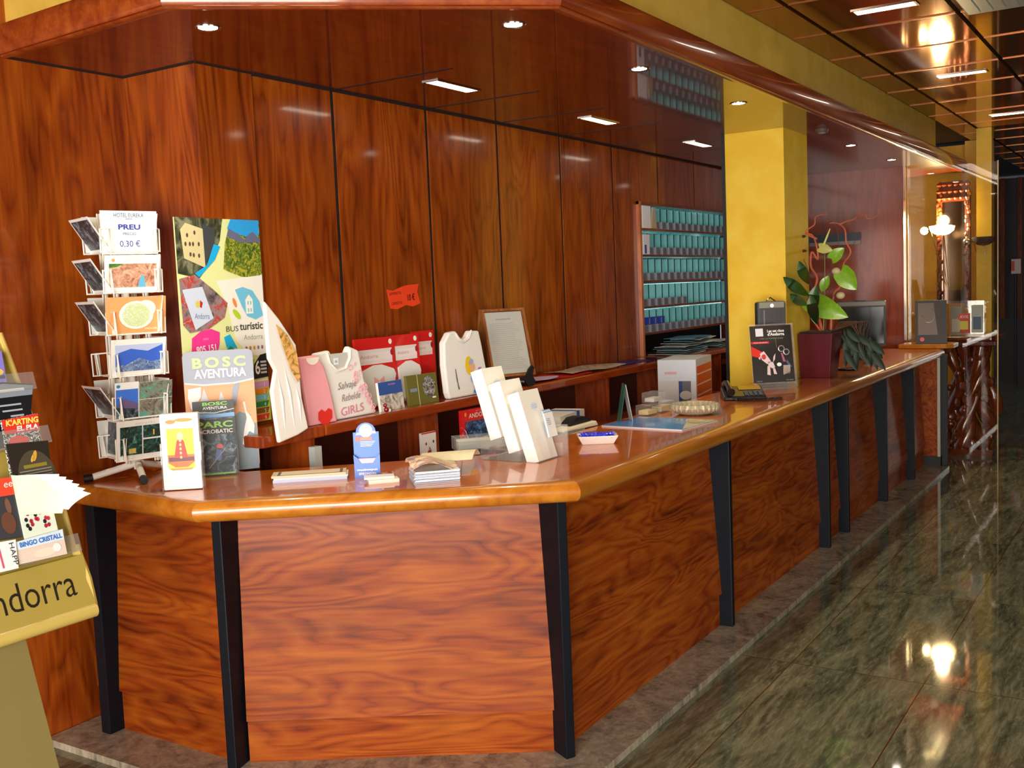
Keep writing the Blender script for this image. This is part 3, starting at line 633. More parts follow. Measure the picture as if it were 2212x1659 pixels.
m.ell(-.028, .231, .016, .007, flat('#f08818', .45)); m.ell(.014, .236, .03, .006, flat('#f0901c', .45)); m.build('leaflets', t)
m = MB(); m.box(.0625, .066, -.004, .045, 0, .16, ACR); m.box(-.066, .066, .031, .045, 0, .2, ACR); m.box(-.066, -.0625, -.004, .045, 0, .16, ACR); m.build('holder', t)
t = thing('leaflet_holder', 'holder of dark leaflets reading PARC ACROBATIC', 'leaflet holder', (2.56, 2.905, .975), R(-40))
m = MB(); m.box(-.075, .068, 0, .006, .004, .21, FOREST); m.rect(-.075, .068, .15, .205, flat('#44484a', .45)); m.text('PARC', -.003, .176, .022, flat('#98d860', .4), width=.125, bold=.03); m.text('ACROBATIC', -.002, .155, .014, flat('#f0f0ec', .4), width=.12, bold=.02)
m.ell(.01, .105, .011, .011, flat('#d86c58', .4)); m.poly([(-.01, .06), (.012, .055), (.018, .1), (0, .1)], flat('#5c7cb0', .4)); m.tube([(-.03, -.002, .03), (.03, -.002, .1)], .0014, flat('#c8b8a0', .5), 4); m.rect(-.07, .06, .006, .012, flat('#8cc868', .4)); m.build('front_leaflet', t)
m = MB(); m.box(-.075, .068, .014, .022, .02, .27, FOREST); m.rect(-.075, .068, .235, .27, flat('#4c504e', .45), .001, .014); m.text('BOSC', .002, .254, .012, flat('#98d860', .4), .0015, .014, width=.085, bold=.03); m.text('AVENTURA', .002, .240, .010, flat('#f0f0ec', .4), .0015, .014, width=.085, bold=.02)
m.poly([(-.075, .205), (.068, .205), (.068, .225), (.0, .222), (-.075, .228)], flat('#8cb8e8', .4), .001, .014); m.tube([(-.075, .013, .232), (0, .012, .226), (.068, .013, .238)], .0014, flat('#f0f0ec', .5), 4); m.build('rear_leaflet', t)
m = MB(); m.box(-.078, .072, -.006, .03, 0, .0035, ACR); m.box(.0695, .072, -.006, .03, .0035, .12, ACR); m.box(-.078, .072, .028, .032, .0035, .2, ACR); m.build('holder', t)
t = thing('activity_board', 'tall card board reading BOSC AVENTURA in orange and grey', 'display board', (2.642, 2.955, .9755), R(-34), rx=0)
m = MB(Matrix.Rotation(-.03, 4, 'X')); PO = flat('#f0b488', .5); GR = flat('#a8aebc', .5); W2 = flat('#f4f2ee', .5); GR2 = flat('#8c9ca4', .5)
m.prism(rrect(-.128, .122, 0, .445, .02), 0, .008, PO, 'Y'); m.prism(rrect(-.128, .122, .33, .4449, .02), -.0012, 0, GR, 'Y'); m.poly([(-.128, .33), (-.06, .322), (.06, .323), (.122, .334), (.122, .345), (-.128, .345)], GR, .0011)
m.tube([(-.126, -.002, .331), (-.06, -.002, .321), (.05, -.002, .322), (.12, -.002, .333)], .003, W2, 5)
m.text('BOSC', 0, .385, .036, flat('#c8f0a0', .4), .003, width=.19, bold=.04, space=1.35); m.text('AVENTURA', .002, .347, .032, W2, .0036, width=.185, bold=.03)
m.poly([(-.12, .0), (.12, .0), (.12, .17), (.06, .15), (.0, .18), (-.12, .16)], GR2, .001); m.poly([(.0, 0), (.118, 0), (.1, .2), (.06, .215), (.03, .19)], GR2, .0013)
for x, z, k in ((-.06, .24, 1), (-.0, .22, 1.1), (.02, .21, .8)): m.poly([(x - .03 * k, z - .03), (x + .03 * k, z - .03), (x, z + .07 * k)], flat('#d8d8dc', .5), .0015)
m.poly([(-.115, .31), (-.07, .315), (-.072, .28), (-.085, .26), (-.07, .235), (-.05, .19), (-.065, .165), (-.09, .2), (-.11, .24), (-.118, .28)], W2, .002)
m.poly([(.075, .25), (.083, .25), (.086, .215), (.10, .195), (.112, .16), (.108, .13), (.092, .14), (.078, .12), (.07, .09), (.064, .095), (.074, .15), (.085, .19)], W2, .002); m.poly([(.04, .3), (.06, .335), (.068, .32), (.05, .24), (.035, .25)], GR, .0016)
m.build('printed_board', t); m = MB(); m.box(-.04, .04, .012, .06, 0, .012, flat('#6c5c50', .5)); m.build('foot', t)
o = None
m = MB(); LG = flat('#e8eea8', .5); m.box(-.208, .208, 0, .006, 0, .665, LG)
m.poly([(-.208, .665), (.02, .665), (.0, .58), (-.06, .49), (-.11, .44), (-.208, .46)], photo('village', [(.35, '#20241c'), (.52, '#4c5038'), (.65, '#8c8c70')], 14), .001)
m.poly([(-.185, .62), (-.16, .645), (-.08, .625), (-.075, .62), (-.078, .48), (-.175, .515)], flat('#dccf9c', .5), .0016); m.poly([(-.08, .645), (-.02, .625), (-.03, .56), (-.078, .49)], flat('#44484c', .5), .0018)
for x, z in ((-.155, .6), (-.12, .61), (-.165, .568), (-.145, .568), (-.13, .568), (-.103, .568), (-.145, .53), (-.13, .527), (-.105, .525)): m.ell(x, z, .005, .008, flat('#5c5040', .5), .0024)
m.poly([(.06, .665), (.208, .665), (.208, .455), (.17, .44), (.10, .445), (.035, .465), (.01, .475), (.025, .57)], FLOWF, .001)
m.poly([(.06, .665), (.205, .665), (.205, .61), (.17, .6), (.13, .6), (.04, .628)], flat('#30a8f0', .5), .0016); m.poly([(.035, .6), (.05, .63), (.10, .605), (.125, .588), (.15, .61), (.17, .62), (.208, .59), (.208, .578), (.1, .578)], flat('#6c7090', .5), .002)
m.poly([(-.03, .57), (.0, .56), (-.03, .51), (-.11, .445), (-.13, .46), (-.07, .49)], flat('#1cb4f0', .5), .002)
m.poly([(-.03, .43), (.208, .45), (.208, .13), (.12, .135), (.05, .2), (.02, .33)], W2 if False else flat('#f6f4e8', .5), .0012)
m.poly([(-.205, .44), (-.13, .455), (-.05, .40), (.02, .345), (.0, .29), (-.08, .25), (-.17, .24), (-.2, .27)], photo('bag', [(.35, '#2c2430'), (.5, '#a08c8c'), (.6, '#c03428'), (.7, '#d8c8c8')], 10), .0015)
m.poly([(-.195, .40), (-.10, .41), (-.055, .29), (-.145, .25)], flat('#d4e0f4', .5), .0022); m.text('Andorra', -.11, .29, .022, flat('#6c7ca8', .5), .0026, width=.07, rot=-.05); m.ell(-.125, .345, .013, .013, flat('#e0d060', .5), .0025); m.poly([(-.115, .36), (-.103, .35), (-.11, .33), (-.118, .335)], flat('#c02838', .5), .0028)
m.poly([(.06, .395), (.10, .405), (.15, .39), (.185, .345), (.2, .29), (.16, .275), (.115, .29), (.09, .33)], flat('#74c8e8', .5), .002)
m.poly([(.11, .30), (.148, .30), (.148, .355), (.129, .375), (.11, .355)], flat('#f6f4e8', .5), .0024)
for x in (.12, .134):
    for z in (.307, .335): m.rect(x, x + .006, z, z + .014, flat('#74c8e8', .5), .0028)
m.ell(.055, .345, .008, .02, flat('#f09040', .5), .002, rot=.4); m.ell(.062, .30, .011, .026, flat('#b8d830', .5), .002, rot=.8)
m.text('BUS', .003, .235, .022, flat('#50504c', .5), .0022, align='LEFT', width=.062); m.text('turístic', .072, .238, .03, flat('#44443c', .5), .0022, align='LEFT', width=.122, bold=.02); m.text('Andorra', .19, .198, .022, flat('#a8a898', .5), .0022, align='RIGHT', width=.10)
for k, c in enumerate(('#9a6a50', '#c88c40', '#d8a040', '#8c8ca0', '#a06c80')): m.ell(.10 + k * .021, .165, .006, .008, flat(c, .5), .0022)
m.poly([(-.175, .13), (-.165, .22), (-.12, .245), (-.07, .25), (-.03, .235), (-.035, .19), (-.06, .14), (-.12, .125)], flat('#f03c98', .5), .0024); m.text('805 151', -.1, .165, .026, flat('#fff4f8', .5), .003, width=.095, bold=.02, rot=.06); m.text('INFO', -.10, .21, .008, flat('#f8b0d0', .5), .003)
m.text("L'altra", -.11, .09, .026, flat('#e89878', .5), .0022, width=.09, rot=.05); m.text('Andorra', -.12, .055, .028, flat('#e89070', .5), .0022, width=.13, rot=.05)
m.poly([(-.01, .215), (.02, .225), (.055, .17), (.0, .175)], flat('#18b4e8', .5), .0018); m.poly([(-.02, .155), (.02, .18), (.06, .15), (.085, .105), (.05, .1)], flat('#1c9468', .5), .002)
m.poly([(-.02, .05), (.03, .095), (.09, .115), (.14, .12), (.12, .03), (.0, .03)], flat('#b8dc20', .5), .0018)
m.poly(rrect(.055, .09, .04, .085, .006), flat('#20241c', .5), .0024); m.rect(.06, .085, .06, .08, flat('#b8dc20', .5), .0028)
m.poly([(.12, .04), (.208, .045), (.208, .14), (.17, .135), (.135, .1)], flat('#1c2024', .5), .0022); m.text('6', .152, .06, .055, flat('#f4f4f0', .5), .003, width=.026, bold=.02)
for k in range(4): m.rect(.168, .2, .06 + k * .014, .068 + k * .014, flat('#c8c8c4', .5), .003)
m.box(.13, .212, .001, .007, -.13, .0, flat('#c8dc50', .5)); m.rect(-.05, .208, .005, .03, flat('#d8a0c8', .5), .002)
for k, c in enumerate(('#f0912c', '#74c4d8', '#1f8c50', '#8c5420', '#dc3c24')):
    m.poly([(.135, -.0 - k * .026), (.205, .002 - k * .026), (.195, -.02 - k * .026), (.135, -.02 - k * .026)], flat(c, .5), .001); m.text(str(k + 2), .182, -.018 - k * .026, .015, flat('#f8f4e8', .5), .0015)
m.text('1', .182, .008, .018, flat('#fff4f8', .5), .003)
tag(m.build('bus_poster', None, (2.805, 3.0935 - .0005, 1.245)), 'tall green and white poster reading BUS turístic Andorra on the wood pilaster', 'poster')

# ------------------------------------------------------------ flat papers and small dispensers on the front of the counter
t = thing('brochure_dispenser', 'blue card dispenser with rounded top and white printing on the front counter', 'leaflet dispenser', (2.74, 2.362, .975), R(-52))
m = MB(); BL = flat('#5a86dc', .4); arch = [(-.044, 0), (.044, 0), (.044, .155)] + [(.034 * math.cos(a), .155 + .033 * math.sin(a)) for a in [k * PI / 8 for k in range(9)]] + [(-.044, .155)]
m.prism(arch, .0, .004, BL, 'Y'); m.ell(0, .16, .023, .023, W2, .001); m.poly([(-.035, .146), (.035, .15), (.032, .158), (-.03, .154)], W2, .0014); m.ell(-.028, .132, .010, .009, flat('#f07060', .4), .001); m.rect(-.02, .02, .127, .138, flat('#f08878', .4), .0012)
for k in range(4): m.rect(-.02, .018 + .004 * k, .106 - k * .0 + k * .005, .108 + k * .005, W2, .001)
m.build('back_card', t)
m = MB(); m.poly([(-.042, .0), (.042, .0), (.045, .08), (.032, .07), (.02, .05), (-.02, .05), (-.032, .07), (-.045, .08)], BL, 0, -.022); m.box(-.042, .042, -.0215, .0, 0, .01, BL); m.box(-.044, -.042, -.021, 0, 0, .08, BL); m.box(.042, .044, -.021, 0, 0, .08, BL)
m.text('www.andorraverge.com', 0, .025, .008, W2, .001, -.022, width=.07, shear=.3, bold=.03); m.text('SERVEI D\'ANDORRA', 0, .011, .008, W2, .001, -.022, width=.06, shear=.3, bold=.03); m.build('pocket', t)
m = MB(); m.box(-.036, .036, -.018, -.006, .011, .066, flat('#e8c8d0', .5)); m.box(-.03, .03, -.0185, -.018, .011, .045, flat('#a8d0f0', .5)); m.build('leaflets', t)
t = thing('leaflet_stack', 'flat stack of long pale leaflets with a blue-white edge on the counter', 'leaflets', (2.60, 2.50, .975), R(-50))
for k, (z0, z1, c, dx) in enumerate(((0, .010, '#c8d4f0', 0), (.0102, .016, '#e8e4dc', .003), (.0162, .024, '#d8c8a8', -.004))):
    m = MB(); m.box(-.125 + dx, .125 + dx, 0, .10 - .005 * k, z0, z1, flat(c, .5))
    if k == 2: m.box(-.11, .11, .003, .085, .024, .0243, flat('#6c5c48', .5)); m.box(-.10, .10, .012, .08, .0243, .0246, flat('#e4d4b4', .5))
    m.build('leaflet', t)
t = thing('card_pile', 'small loose pile of cream cards in front of the blue dispenser', 'cards', (2.66, 2.225, .975), R(-45))
m = MB(); m.box(-.052, .05, 0, .05, 0, .012, flat('#f4e8d4', .5), .05); m.build('card_block', t); m = MB(); m.box(-.062, .038, .02, .072, .0122, .019, flat('#f8ecdc', .5), -.06); m.build('loose_card', t)
t = thing('map_pile', 'untidy pile of folded maps with a curled cream cover', 'maps', (2.735, 2.06, .975), R(-45))
m = MB()
for k in range(9): m.box(-.078 + .002 * (k % 3), .075, .004 * (k % 2), .14, .0045 * k, .0045 * k + .003, flat('#eef0f2' if k % 3 else '#b8c4d8', .5), .012 * (k % 3))
m.build('folded_maps', t)
def sheet(nm, parent, fx, nu, nv, mat, loc=None, rz=0, th=.0015, **kw):
    vs = []; fs = []
    for s_ in (0, 1):
        for i in range(nu + 1):
            for j in range(nv + 1):
                p = fx(i / nu, j / nv); vs.append((p[0], p[1], p[2] - th * s_))
    o_ = (nu + 1) * (nv + 1); I = lambda i, j: i * (nv + 1) + j
    for i in range(nu):
        for j in range(nv):
            q = (I(i, j), I(i + 1, j), I(i + 1, j + 1), I(i, j + 1)); fs.append(q); fs.append(tuple(o_ + a for a in q[::-1]))
    for i in range(nu): fs += [(I(i, 0), o_ + I(i, 0), o_ + I(i + 1, 0), I(i + 1, 0)), (I(i, nv), I(i + 1, nv), o_ + I(i + 1, nv), o_ + I(i, nv))]
    for j in range(nv): fs += [(I(0, j), I(0, j + 1), o_ + I(0, j + 1), o_ + I(0, j)), (I(nu, j), o_ + I(nu, j), o_ + I(nu, j + 1), I(nu, j + 1))]
    return MB().add(vs, fs, mat, True).build(nm, parent, loc, rz, **kw)
MAPP = photo('mapprint', [(.38, '#8c7c98'), (.48, '#d8b090'), (.58, '#efe0b8'), (.7, '#b8c890')], 14)
sheet('curled_map', t, lambda u, v: (-.085 + .16 * u, .005 + .17 * v, .045 + .02 * math.sin(v * 3) + .022 * math.sin(u * 4 + v) * (1 - v) ** .5), 10, 8, MAPP)
sheet('open_map', t, lambda u, v: (-.05 + .19 * u + .06 * v, .12 + .17 * v, .05 + .035 * math.sin(v * 2.6) - .03 * v), 8, 8, flat('#efe4bc', .5, var=.12))
# stepped acrylic stand with three tall white boxes leaning back
t = thing('box_stand', 'stepped clear acrylic stand on the corner of the counter', 'display stand', (3.17, 1.93, .975), 0)
m = MB(); m.box(-.004, .165, 0, .25, 0, .003, ACR); m.box(-.004, .165, .075, .25, .003, .04, ACR); m.box(-.004, .165, .155, .25, .04, .085, ACR); m.box(.160, .165, -.004, .25, .003, .05, ACR); m.build('base', t)
m = MB(); m.box(.155, .162, -.03, .07, 0, .12, ACR); m.build('side_wall', t)
CR = flat('#f4eee0', .4)
for k in range(3):
    b_ = MB(Matrix.Rotation(-R(17), 4, 'X')); b_.box(0, .136, 0, .05, 0, .262, IW); b_.rect(.003, .133, .003, .259, CR, .0006); b_.ell(.075, .2, .02, .016, flat('#dfe6ee', .5), .001)
    for q in range(3): b_.rect(.055, .095, .193 + q * .006, .195 + q * .006, flat('#b8c8e0', .5), .0014)
    o = b_.build('white_box', None, (3.176, 1.936 + .078 * k, .9785 + (0, .0375, .0825)[k] + .0005))
    tag(o, ('tall narrow white box leaning back, front one of the three', 'tall narrow white box leaning back, middle one of the three', 'tall narrow white box leaning back, rear one of the three')[k], 'box', 'tall white boxes in the acrylic stand')
m = MB(Matrix.Rotation(-R(14), 4, 'X')); 
for k in range(4): m.box(.085 + .004 * k, .145 + .002 * k, -.016 + .004 * k, -.0135 + .004 * k, .08, .17 + .004 * k, IW if k % 2 == 0 else flat('#9cb0d0', .4))
for q in range(4): m.rect(.092, .118, .125 + q * .007, .127 + q * .007, flat('#8c98a8', .5), .001, -.016)
o = m.build('business_cards', t)
# sweets tray
t = thing('sweets_tray', 'white rectangular china tray filled with blue wrapped sweets', 'tray', (3.66, 1.955, .975), R(-57))
m = MB(); b0 = [(-.062, -.035), (.062, -.035), (.062, .035), (-.062, .035)]; b1 = [(-.08, -.052), (.08, -.052), (.08, .052), (-.08, .052)]; b2 = [(-.074, -.046), (.074, -.046), (.074, .046), (-.074, .046)]
CH = flat('#f6f2ea', .2, coat=.6)
L3 = [[(x, y, 0) for x, y in b0], [(x, y, .034) for x, y in b1], [(x, y, .034) for x, y in b2], [(x, y, .012) for x, y in b0]]
vs = sum(L3, []); fs = [(3, 2, 1, 0), (12, 13, 14, 15)] + [(4 * a + i, 4 * a + (i + 1) % 4, 4 * a + 4 + (i + 1) % 4, 4 * a + 4 + i) for a in range(3) for i in range(4)]
m.add(vs, fs, CH); m.build('dish', t, bevel=.002)
rnd = random.Random(3); sw0 = None; SWL = 'blue cellophane wrapped sweet in the white tray'
for k in range(64):
    if sw0 is None:
        m = MB(); BC = flat('#2432d8', .15, coat=.8); BC2 = flat('#6c78f0', .15, coat=.8)
        m.ball((0, 0, 0), .0075, BC, 8, (1.5, .9, .8)); m.add([(.009, 0, 0), (.019, .006, .005), (.02, -.005, .003), (-.009, 0, 0), (-.019, .005, -.003), (-.02, -.006, .005)], [(0, 1, 2), (3, 4, 5), (2, 1, 0), (5, 4, 3)], BC2); o = m.build('wrapped_sweet'); sw0 = o
    else: o = sw0.copy(); C.objects.link(o)
    lay = k // 32; i = k % 32; u = -.056 + .016 * (i % 8) + rnd.uniform(-.003, .003); v = -.030 + .02 * (i // 8) + rnd.uniform(-.003, .003)
    c, s = math.cos(R(-57)), math.sin(R(-57)); o.location = (3.66 + u * c - v * s, 1.955 + u * s + v * c, .975 + .0195 + lay * .014 + rnd.uniform(0, .003)); o.rotation_euler = (rnd.uniform(-.3, .3), rnd.uniform(-.3, .3), rnd.uniform(0, 6))
    tag(o, SWL, 'sweet', 'blue sweets in the white tray')
# magazines
t = thing('magazine', 'large blue magazine with a sandy corner lying flat behind the sweets', 'magazine', (4.235, 1.95, .975), R(-95))
m = MB(); m.box(-.20, .20, -.16, .16, 0, .0035, flat('#e8e4dc', .5)); m.box(-.20, .20, -.16, .16, .0036, .0066, flat('#d8dce8', .5)); m.build('pages', t)
m = MB(); m.box(-.201, .201, -.161, .161, .0067, .0075, flat('#3c86c8', .25, coat=.5)); 
m.add([(.06, .161, .0078), (.201, -.161, .0078), (.201, .161, .0078)][::1], [(0, 1, 2)], photo('beach', [(.35, '#5c6c54'), (.5, '#c8b88c'), (.65, '#e0d0a8')], 14)); m.text('Andorra', -.12, .0, .03, flat('#a8d0f0', .4), .0079, -.03, flatz=True, width=.12); m.build('cover', t)
# cut glass ashtray
t = thing('glass_ashtray', 'round cut-glass ashtray with scalloped rim on the counter', 'ashtray', (4.61, 1.935, .975))
AG, nt, b = nodes('cut_glass'); b.inputs['Base Color'].default_value = lin('#efe4c0'); b.inputs['Roughness'].default_value = .05; b.inputs['Transmission Weight'].default_value = .5; b.inputs['IOR'].default_value = 1.5; b.inputs['Specular IOR Level'].default_value = .9
m = MB(); m.lathe([(0, 0), (.07, 0), (.095, .012), (.112, .034), (.108, .05), (.098, .052), (.088, .036), (.07, .018), (0, .016)], AG, 72, ripple=.035, rn=24)
for k in range(24):
    a = 2 * PI * k / 24; m.ball((.104 * math.cos(a), .104 * math.sin(a), .032), .0105, AG, 8, (1, 1, 1.6))
m.build('bowl', t)
# telephone
t = thing('desk_telephone', 'black desk telephone with coiled cord beside the yellow column', 'telephone', (5.27, 1.93, .975), R(-62))
BP = flat('#14161a', .3, coat=.3)
m = MB(); m.hull([(-.12, -.09, 0), (.10, -.09, 0), (.10, .10, 0), (-.12, .10, 0)], [(-.115, -.085, .022), (.095, -.085, .022), (.095, .095, .06), (-.115, .095, .06)], BP); m.build('body', t, bevel=.006)
m = MB(); m.hull([(-.03, .02, .046), (.085, .02, .046), (.085, .075, .058), (-.03, .075, .058)], [(-.03, .02, .048), (.085, .02, .048), (.085, .075, .06), (-.03, .075, .06)], flat('#b0861c', .3)); m.build('display', t)
m = MB()
for i in range(4):
    for j in range(3): x, y = -.01 + i * .024, -.07 + j * .024; z = .0235 + (y + .085) * .21; m.box(x, x + .017, y, y + .015, z, z + .006, flat('#3a3c42', .4))
m.build('keypad', t)
m = MB(); m.tube([(-.085, -.10, .046), (-.085, -.06, .058), (-.085, .02, .07), (-.085, .08, .076), (-.085, .115, .066)], [.022, .017, .014, .017, .024], BP, 10); m.build('handset', t)
pts = []
for k in range(300):
    u = k / 299; a = u * 2 * PI * 34; x = -.06 + .23 * u; y = -.125 - .04 * math.sin(u * PI) ; pts.append((x, y + .008 * math.cos(a), .0105 + .008 * math.sin(a)))
m = MB(); m.tube(pts, .0022, BP, 5); m.tube([(-.085, -.10, .04), (-.075, -.12, .02), (-.06, -.125, .0105)], .003, BP, 5); m.build('coiled_cord', t)
# ------------------------------------------------------------ black poster board in an acrylic easel, dark display box behind it
t = thing('poster_holder', "black poster about keys of Andorra in a slanted clear holder on the counter", 'poster holder', (5.80, 1.945, .975), R(-50))
m = MB(Matrix.Rotation(-R(10), 4, 'X')); BK = flat('#121214', .3, coat=.4); m.box(-.122, .122, 0, .004, .035, .36, BK)
m.rect(-.09, -.045, .30, .345, flat('#e8e8ee', .4)); m.text('Les set claus', .03, .322, .015, W2, .001, width=.10, bold=.03); m.text("d'Andorra", .03, .302, .017, W2, .001, width=.10, bold=.04); m.text('I ARA, LA VUITENA CLAU', 0, .283, .007, flat('#a8a8a8', .4), .001, width=.14)
m.rect(-.12, -.015, .258, .270, flat('#e02828', .4)); m.text('NOVA COL.LECCIO', -.065, .261, .006, W2, .0012, width=.08)
m.poly([(-.122, .245), (-.122, .19), (-.055, .17), (-.04, .2)], flat('#e02c18', .4))
PK = flat('#e8d0d0', .4)
for a in ([(-.075, .20), (-.05, .215), (-.02, .17), (-.01, .15), (-.035, .14), (-.065, .165)], [(-.03, .155), (.0, .15), (.01, .12), (-.01, .115), (-.03, .13)], [(-.035, .13), (-.02, .125), (-.02, .075), (-.04, .08)], [(-.005, .12), (.008, .115), (.018, .08), (-.0, .082)], [(.0, .15), (.012, .165), (.018, .20), (.004, .18)], [(-.075, .165), (-.085, .175), (-.07, .19)]): m.poly(a, PK, .0012)
m.ell(-.052, .182, .013, .015, flat('#d83838', .4), .0016)
for cx, cz, rr in ((.055, .225, .017), (.083, .205, .016)):
    m.tube([(cx + rr * math.cos(a), -.002, cz + rr * math.sin(a)) for a in [k * PI / 8 for k in range(16)]], .0028, flat('#c8c4c8', .3, .6), 5, closed=True)
m.poly([(.05, .2), (.06, .2), (.075, .15), (.06, .15)], flat('#b06080', .4), .001); m.poly([(.075, .15), (.085, .16), (.11, .12), (.10, .115)], flat('#4c5c7c', .4), .001)
for k in range(5): m.poly([(.06 + k * .008, .13), (.066 + k * .008, .13), (.062 + k * .009, .075 + .006 * k), (.056 + k * .009, .078)], flat('#c8b8a8', .4), .0012)
m.ell(.035, .135, .014, .011, flat('#f4fff4', .4), .0016); m.poly([(.022, .29), (.026, .23), (.029, .23), (.026, .29)], flat('#606830', .4), .001); m.text('CERCLE', -.09, .04, .007, flat('#b8b8b8', .4), .001); m.text('VUIT CLAUS', .09, .042, .006, flat('#b8b8b8', .4), .001); m.build('poster', t)
m = MB(Matrix.Rotation(-R(10), 4, 'X')); m.box(-.125, .132, .0045, .008, .002, .37, ACR); m.box(-.125, .132, -.006, .0045, .028, .032, ACR); m.box(.126, .132, -.01, .03, .004, .37, ACR); m.build('holder', t)
m = MB(); m.box(-.12, .13, .0, .10, 0, .003, ACR); m.build('base', t)
t = thing('display_box', 'black display box with a silver clip on top standing behind the poster holder', 'display box', (5.97, 2.015, .975), R(-50))
m = MB(); m.prism(rrect(-.085, .085, 0, .49, .015), 0, .045, BK, 'Y'); m.rect(-.065, .065, .30, .45, flat('#2c1c10', .2), .001); m.rect(-.05, -.042, .30, .44, flat('#78787c', .4), .0015); m.rect(-.075, .075, .452, .485, flat('#8c8874', .3), .001); m.rect(-.08, -.03, .02, .12, flat('#d0d0d0', .4), .001); m.rect(-.07, -.05, .05, .09, flat('#1c1c1c', .4), .0014); m.build('case', t)
m = MB(); m.lathe([(0, -.004), (.012, -.004), (.014, 0), (.014, .01)], CHROME, 14, (0, -.0015, .465), 'Y'); m.tube([(-.03, .02, .49), (0, .02, .512), (.03, .02, .49)], .004, CHROME, 6); m.build('clip', t)
# ------------------------------------------------------------ planter with flamingo-flower leaves, curly willow and trailing greenery
t = thing('potted_plant', 'dark red square planter with green flamingo-flower leaves and curly red willow twigs', 'plant', (6.59, 1.905, .975))
POT = flat('#5c0c1c', .35, coat=.3)
m = MB(); a, b_ = .09, .115; m.hull([(-a, -a, 0), (a, -a, 0), (a, a, 0), (-a, a, 0)], [(-b_, -b_ , .275), (b_, -b_, .275), (b_, b_ * .85, .275), (-b_, b_ * .85, .275)], POT); m.build('pot', t, (-.07, 0, 0), bevel=.003)
m = MB(); m.box(-.105, .105, -.105, .085, .2755, .285, flat('#2c1c12', .9)); m.build('soil', t, (-.07, 0, 0))
TW = flat('#c86444', .55); LG1 = flat('#86b828', .35, coat=.2, var=.25); LG2 = flat('#1c4a20', .35, coat=.2, var=.3); STM = flat('#8c8c4c', .5); BRN = flat('#5c3c24', .6)
P = lambda y, z, x=0: (x, y - 1.905, z - .975)
def twig(pts, r, mat, dx=0, nm='willow_twig', jit=.012):
    rnd = random.Random(len(pts) * 7 + int(dx * 100)); V = [Vector(P(y, z, dx + rnd.uniform(-jit, jit) * 2)) for y, z in pts]; out = []
    for i in range(len(V) - 1):
        p0 = V[max(0, i - 1)]; p1 = V[i]; p2 = V[i + 1]; p3 = V[min(len(V) - 1, i + 2)]
        for k in range(5):
            u = k / 5; out.append(.5 * ((2 * p1) + (p2 - p0) * u + (2 * p0 - 5 * p1 + 4 * p2 - p3) * u * u + (3 * p1 - p0 - 3 * p2 + p3) * u ** 3))
    out.append(V[-1]); n = len(out); MB().tube(out, [r * (1 - .6 * i / n) for i in range(n)], mat, 7).build(nm, t)
twig([(1.90, 1.25), (1.935, 1.416), (1.945, 1.50), (1.929, 1.589), (1.955, 1.66), (1.955, 1.75), (1.916, 1.704), (1.921, 1.79), (1.955, 1.855), (1.99, 1.865)], .0095, TW, -.02)
twig([(1.90, 1.25), (1.97, 1.36), (1.99, 1.42), (1.965, 1.5)], .007, TW, -.04); 
twig([(1.92, 1.83), (1.978, 1.857), (1.985, 1.885), (1.945, 1.92), (1.935, 1.963), (1.898, 1.974), (1.855, 1.977)], .006, TW, 0)
twig([(1.85, 1.25), (1.833, 1.471), (1.79, 1.526), (1.765, 1.60), (1.775, 1.66), (1.722, 1.736), (1.75, 1.80), (1.754, 1.871), (1.793, 1.91), (1.827, 1.924), (1.85, 1.92)], .008, TW, .02)
twig([(1.79, 1.912), (1.743, 1.927), (1.70, 1.935), (1.678, 1.966)], .005, TW, .02); twig([(1.69, 1.94), (1.66, 1.95), (1.64, 1.964), (1.626, 1.935), (1.577, 1.948), (1.557, 1.986), (1.538, 2.023)], .004, TW, .03)
for dx, pts in ((.0, [(1.86, 1.26), (1.83, 1.5), (1.80, 1.66), (1.80, 1.82), (1.81, 1.93)]), (.03, [(1.84, 1.26), (1.78, 1.6), (1.72, 1.76), (1.68, 1.86)]), (-.01, [(1.89, 1.26), (1.85, 1.55), (1.83, 1.70)]), (.02, [(1.92, 1.26), (1.98, 1.6), (2.02, 1.75), (2.02, 1.88)]), (-.02, [(1.88, 1.26), (1.86, 1.42), (1.80, 1.50)])): twig(pts, .003, BRN, dx, 'thin_stem')
twig([(1.885, 1.26), (1.875, 1.5), (1.87, 1.77)], .0035, STM, -.03, 'flower_stem', .002)
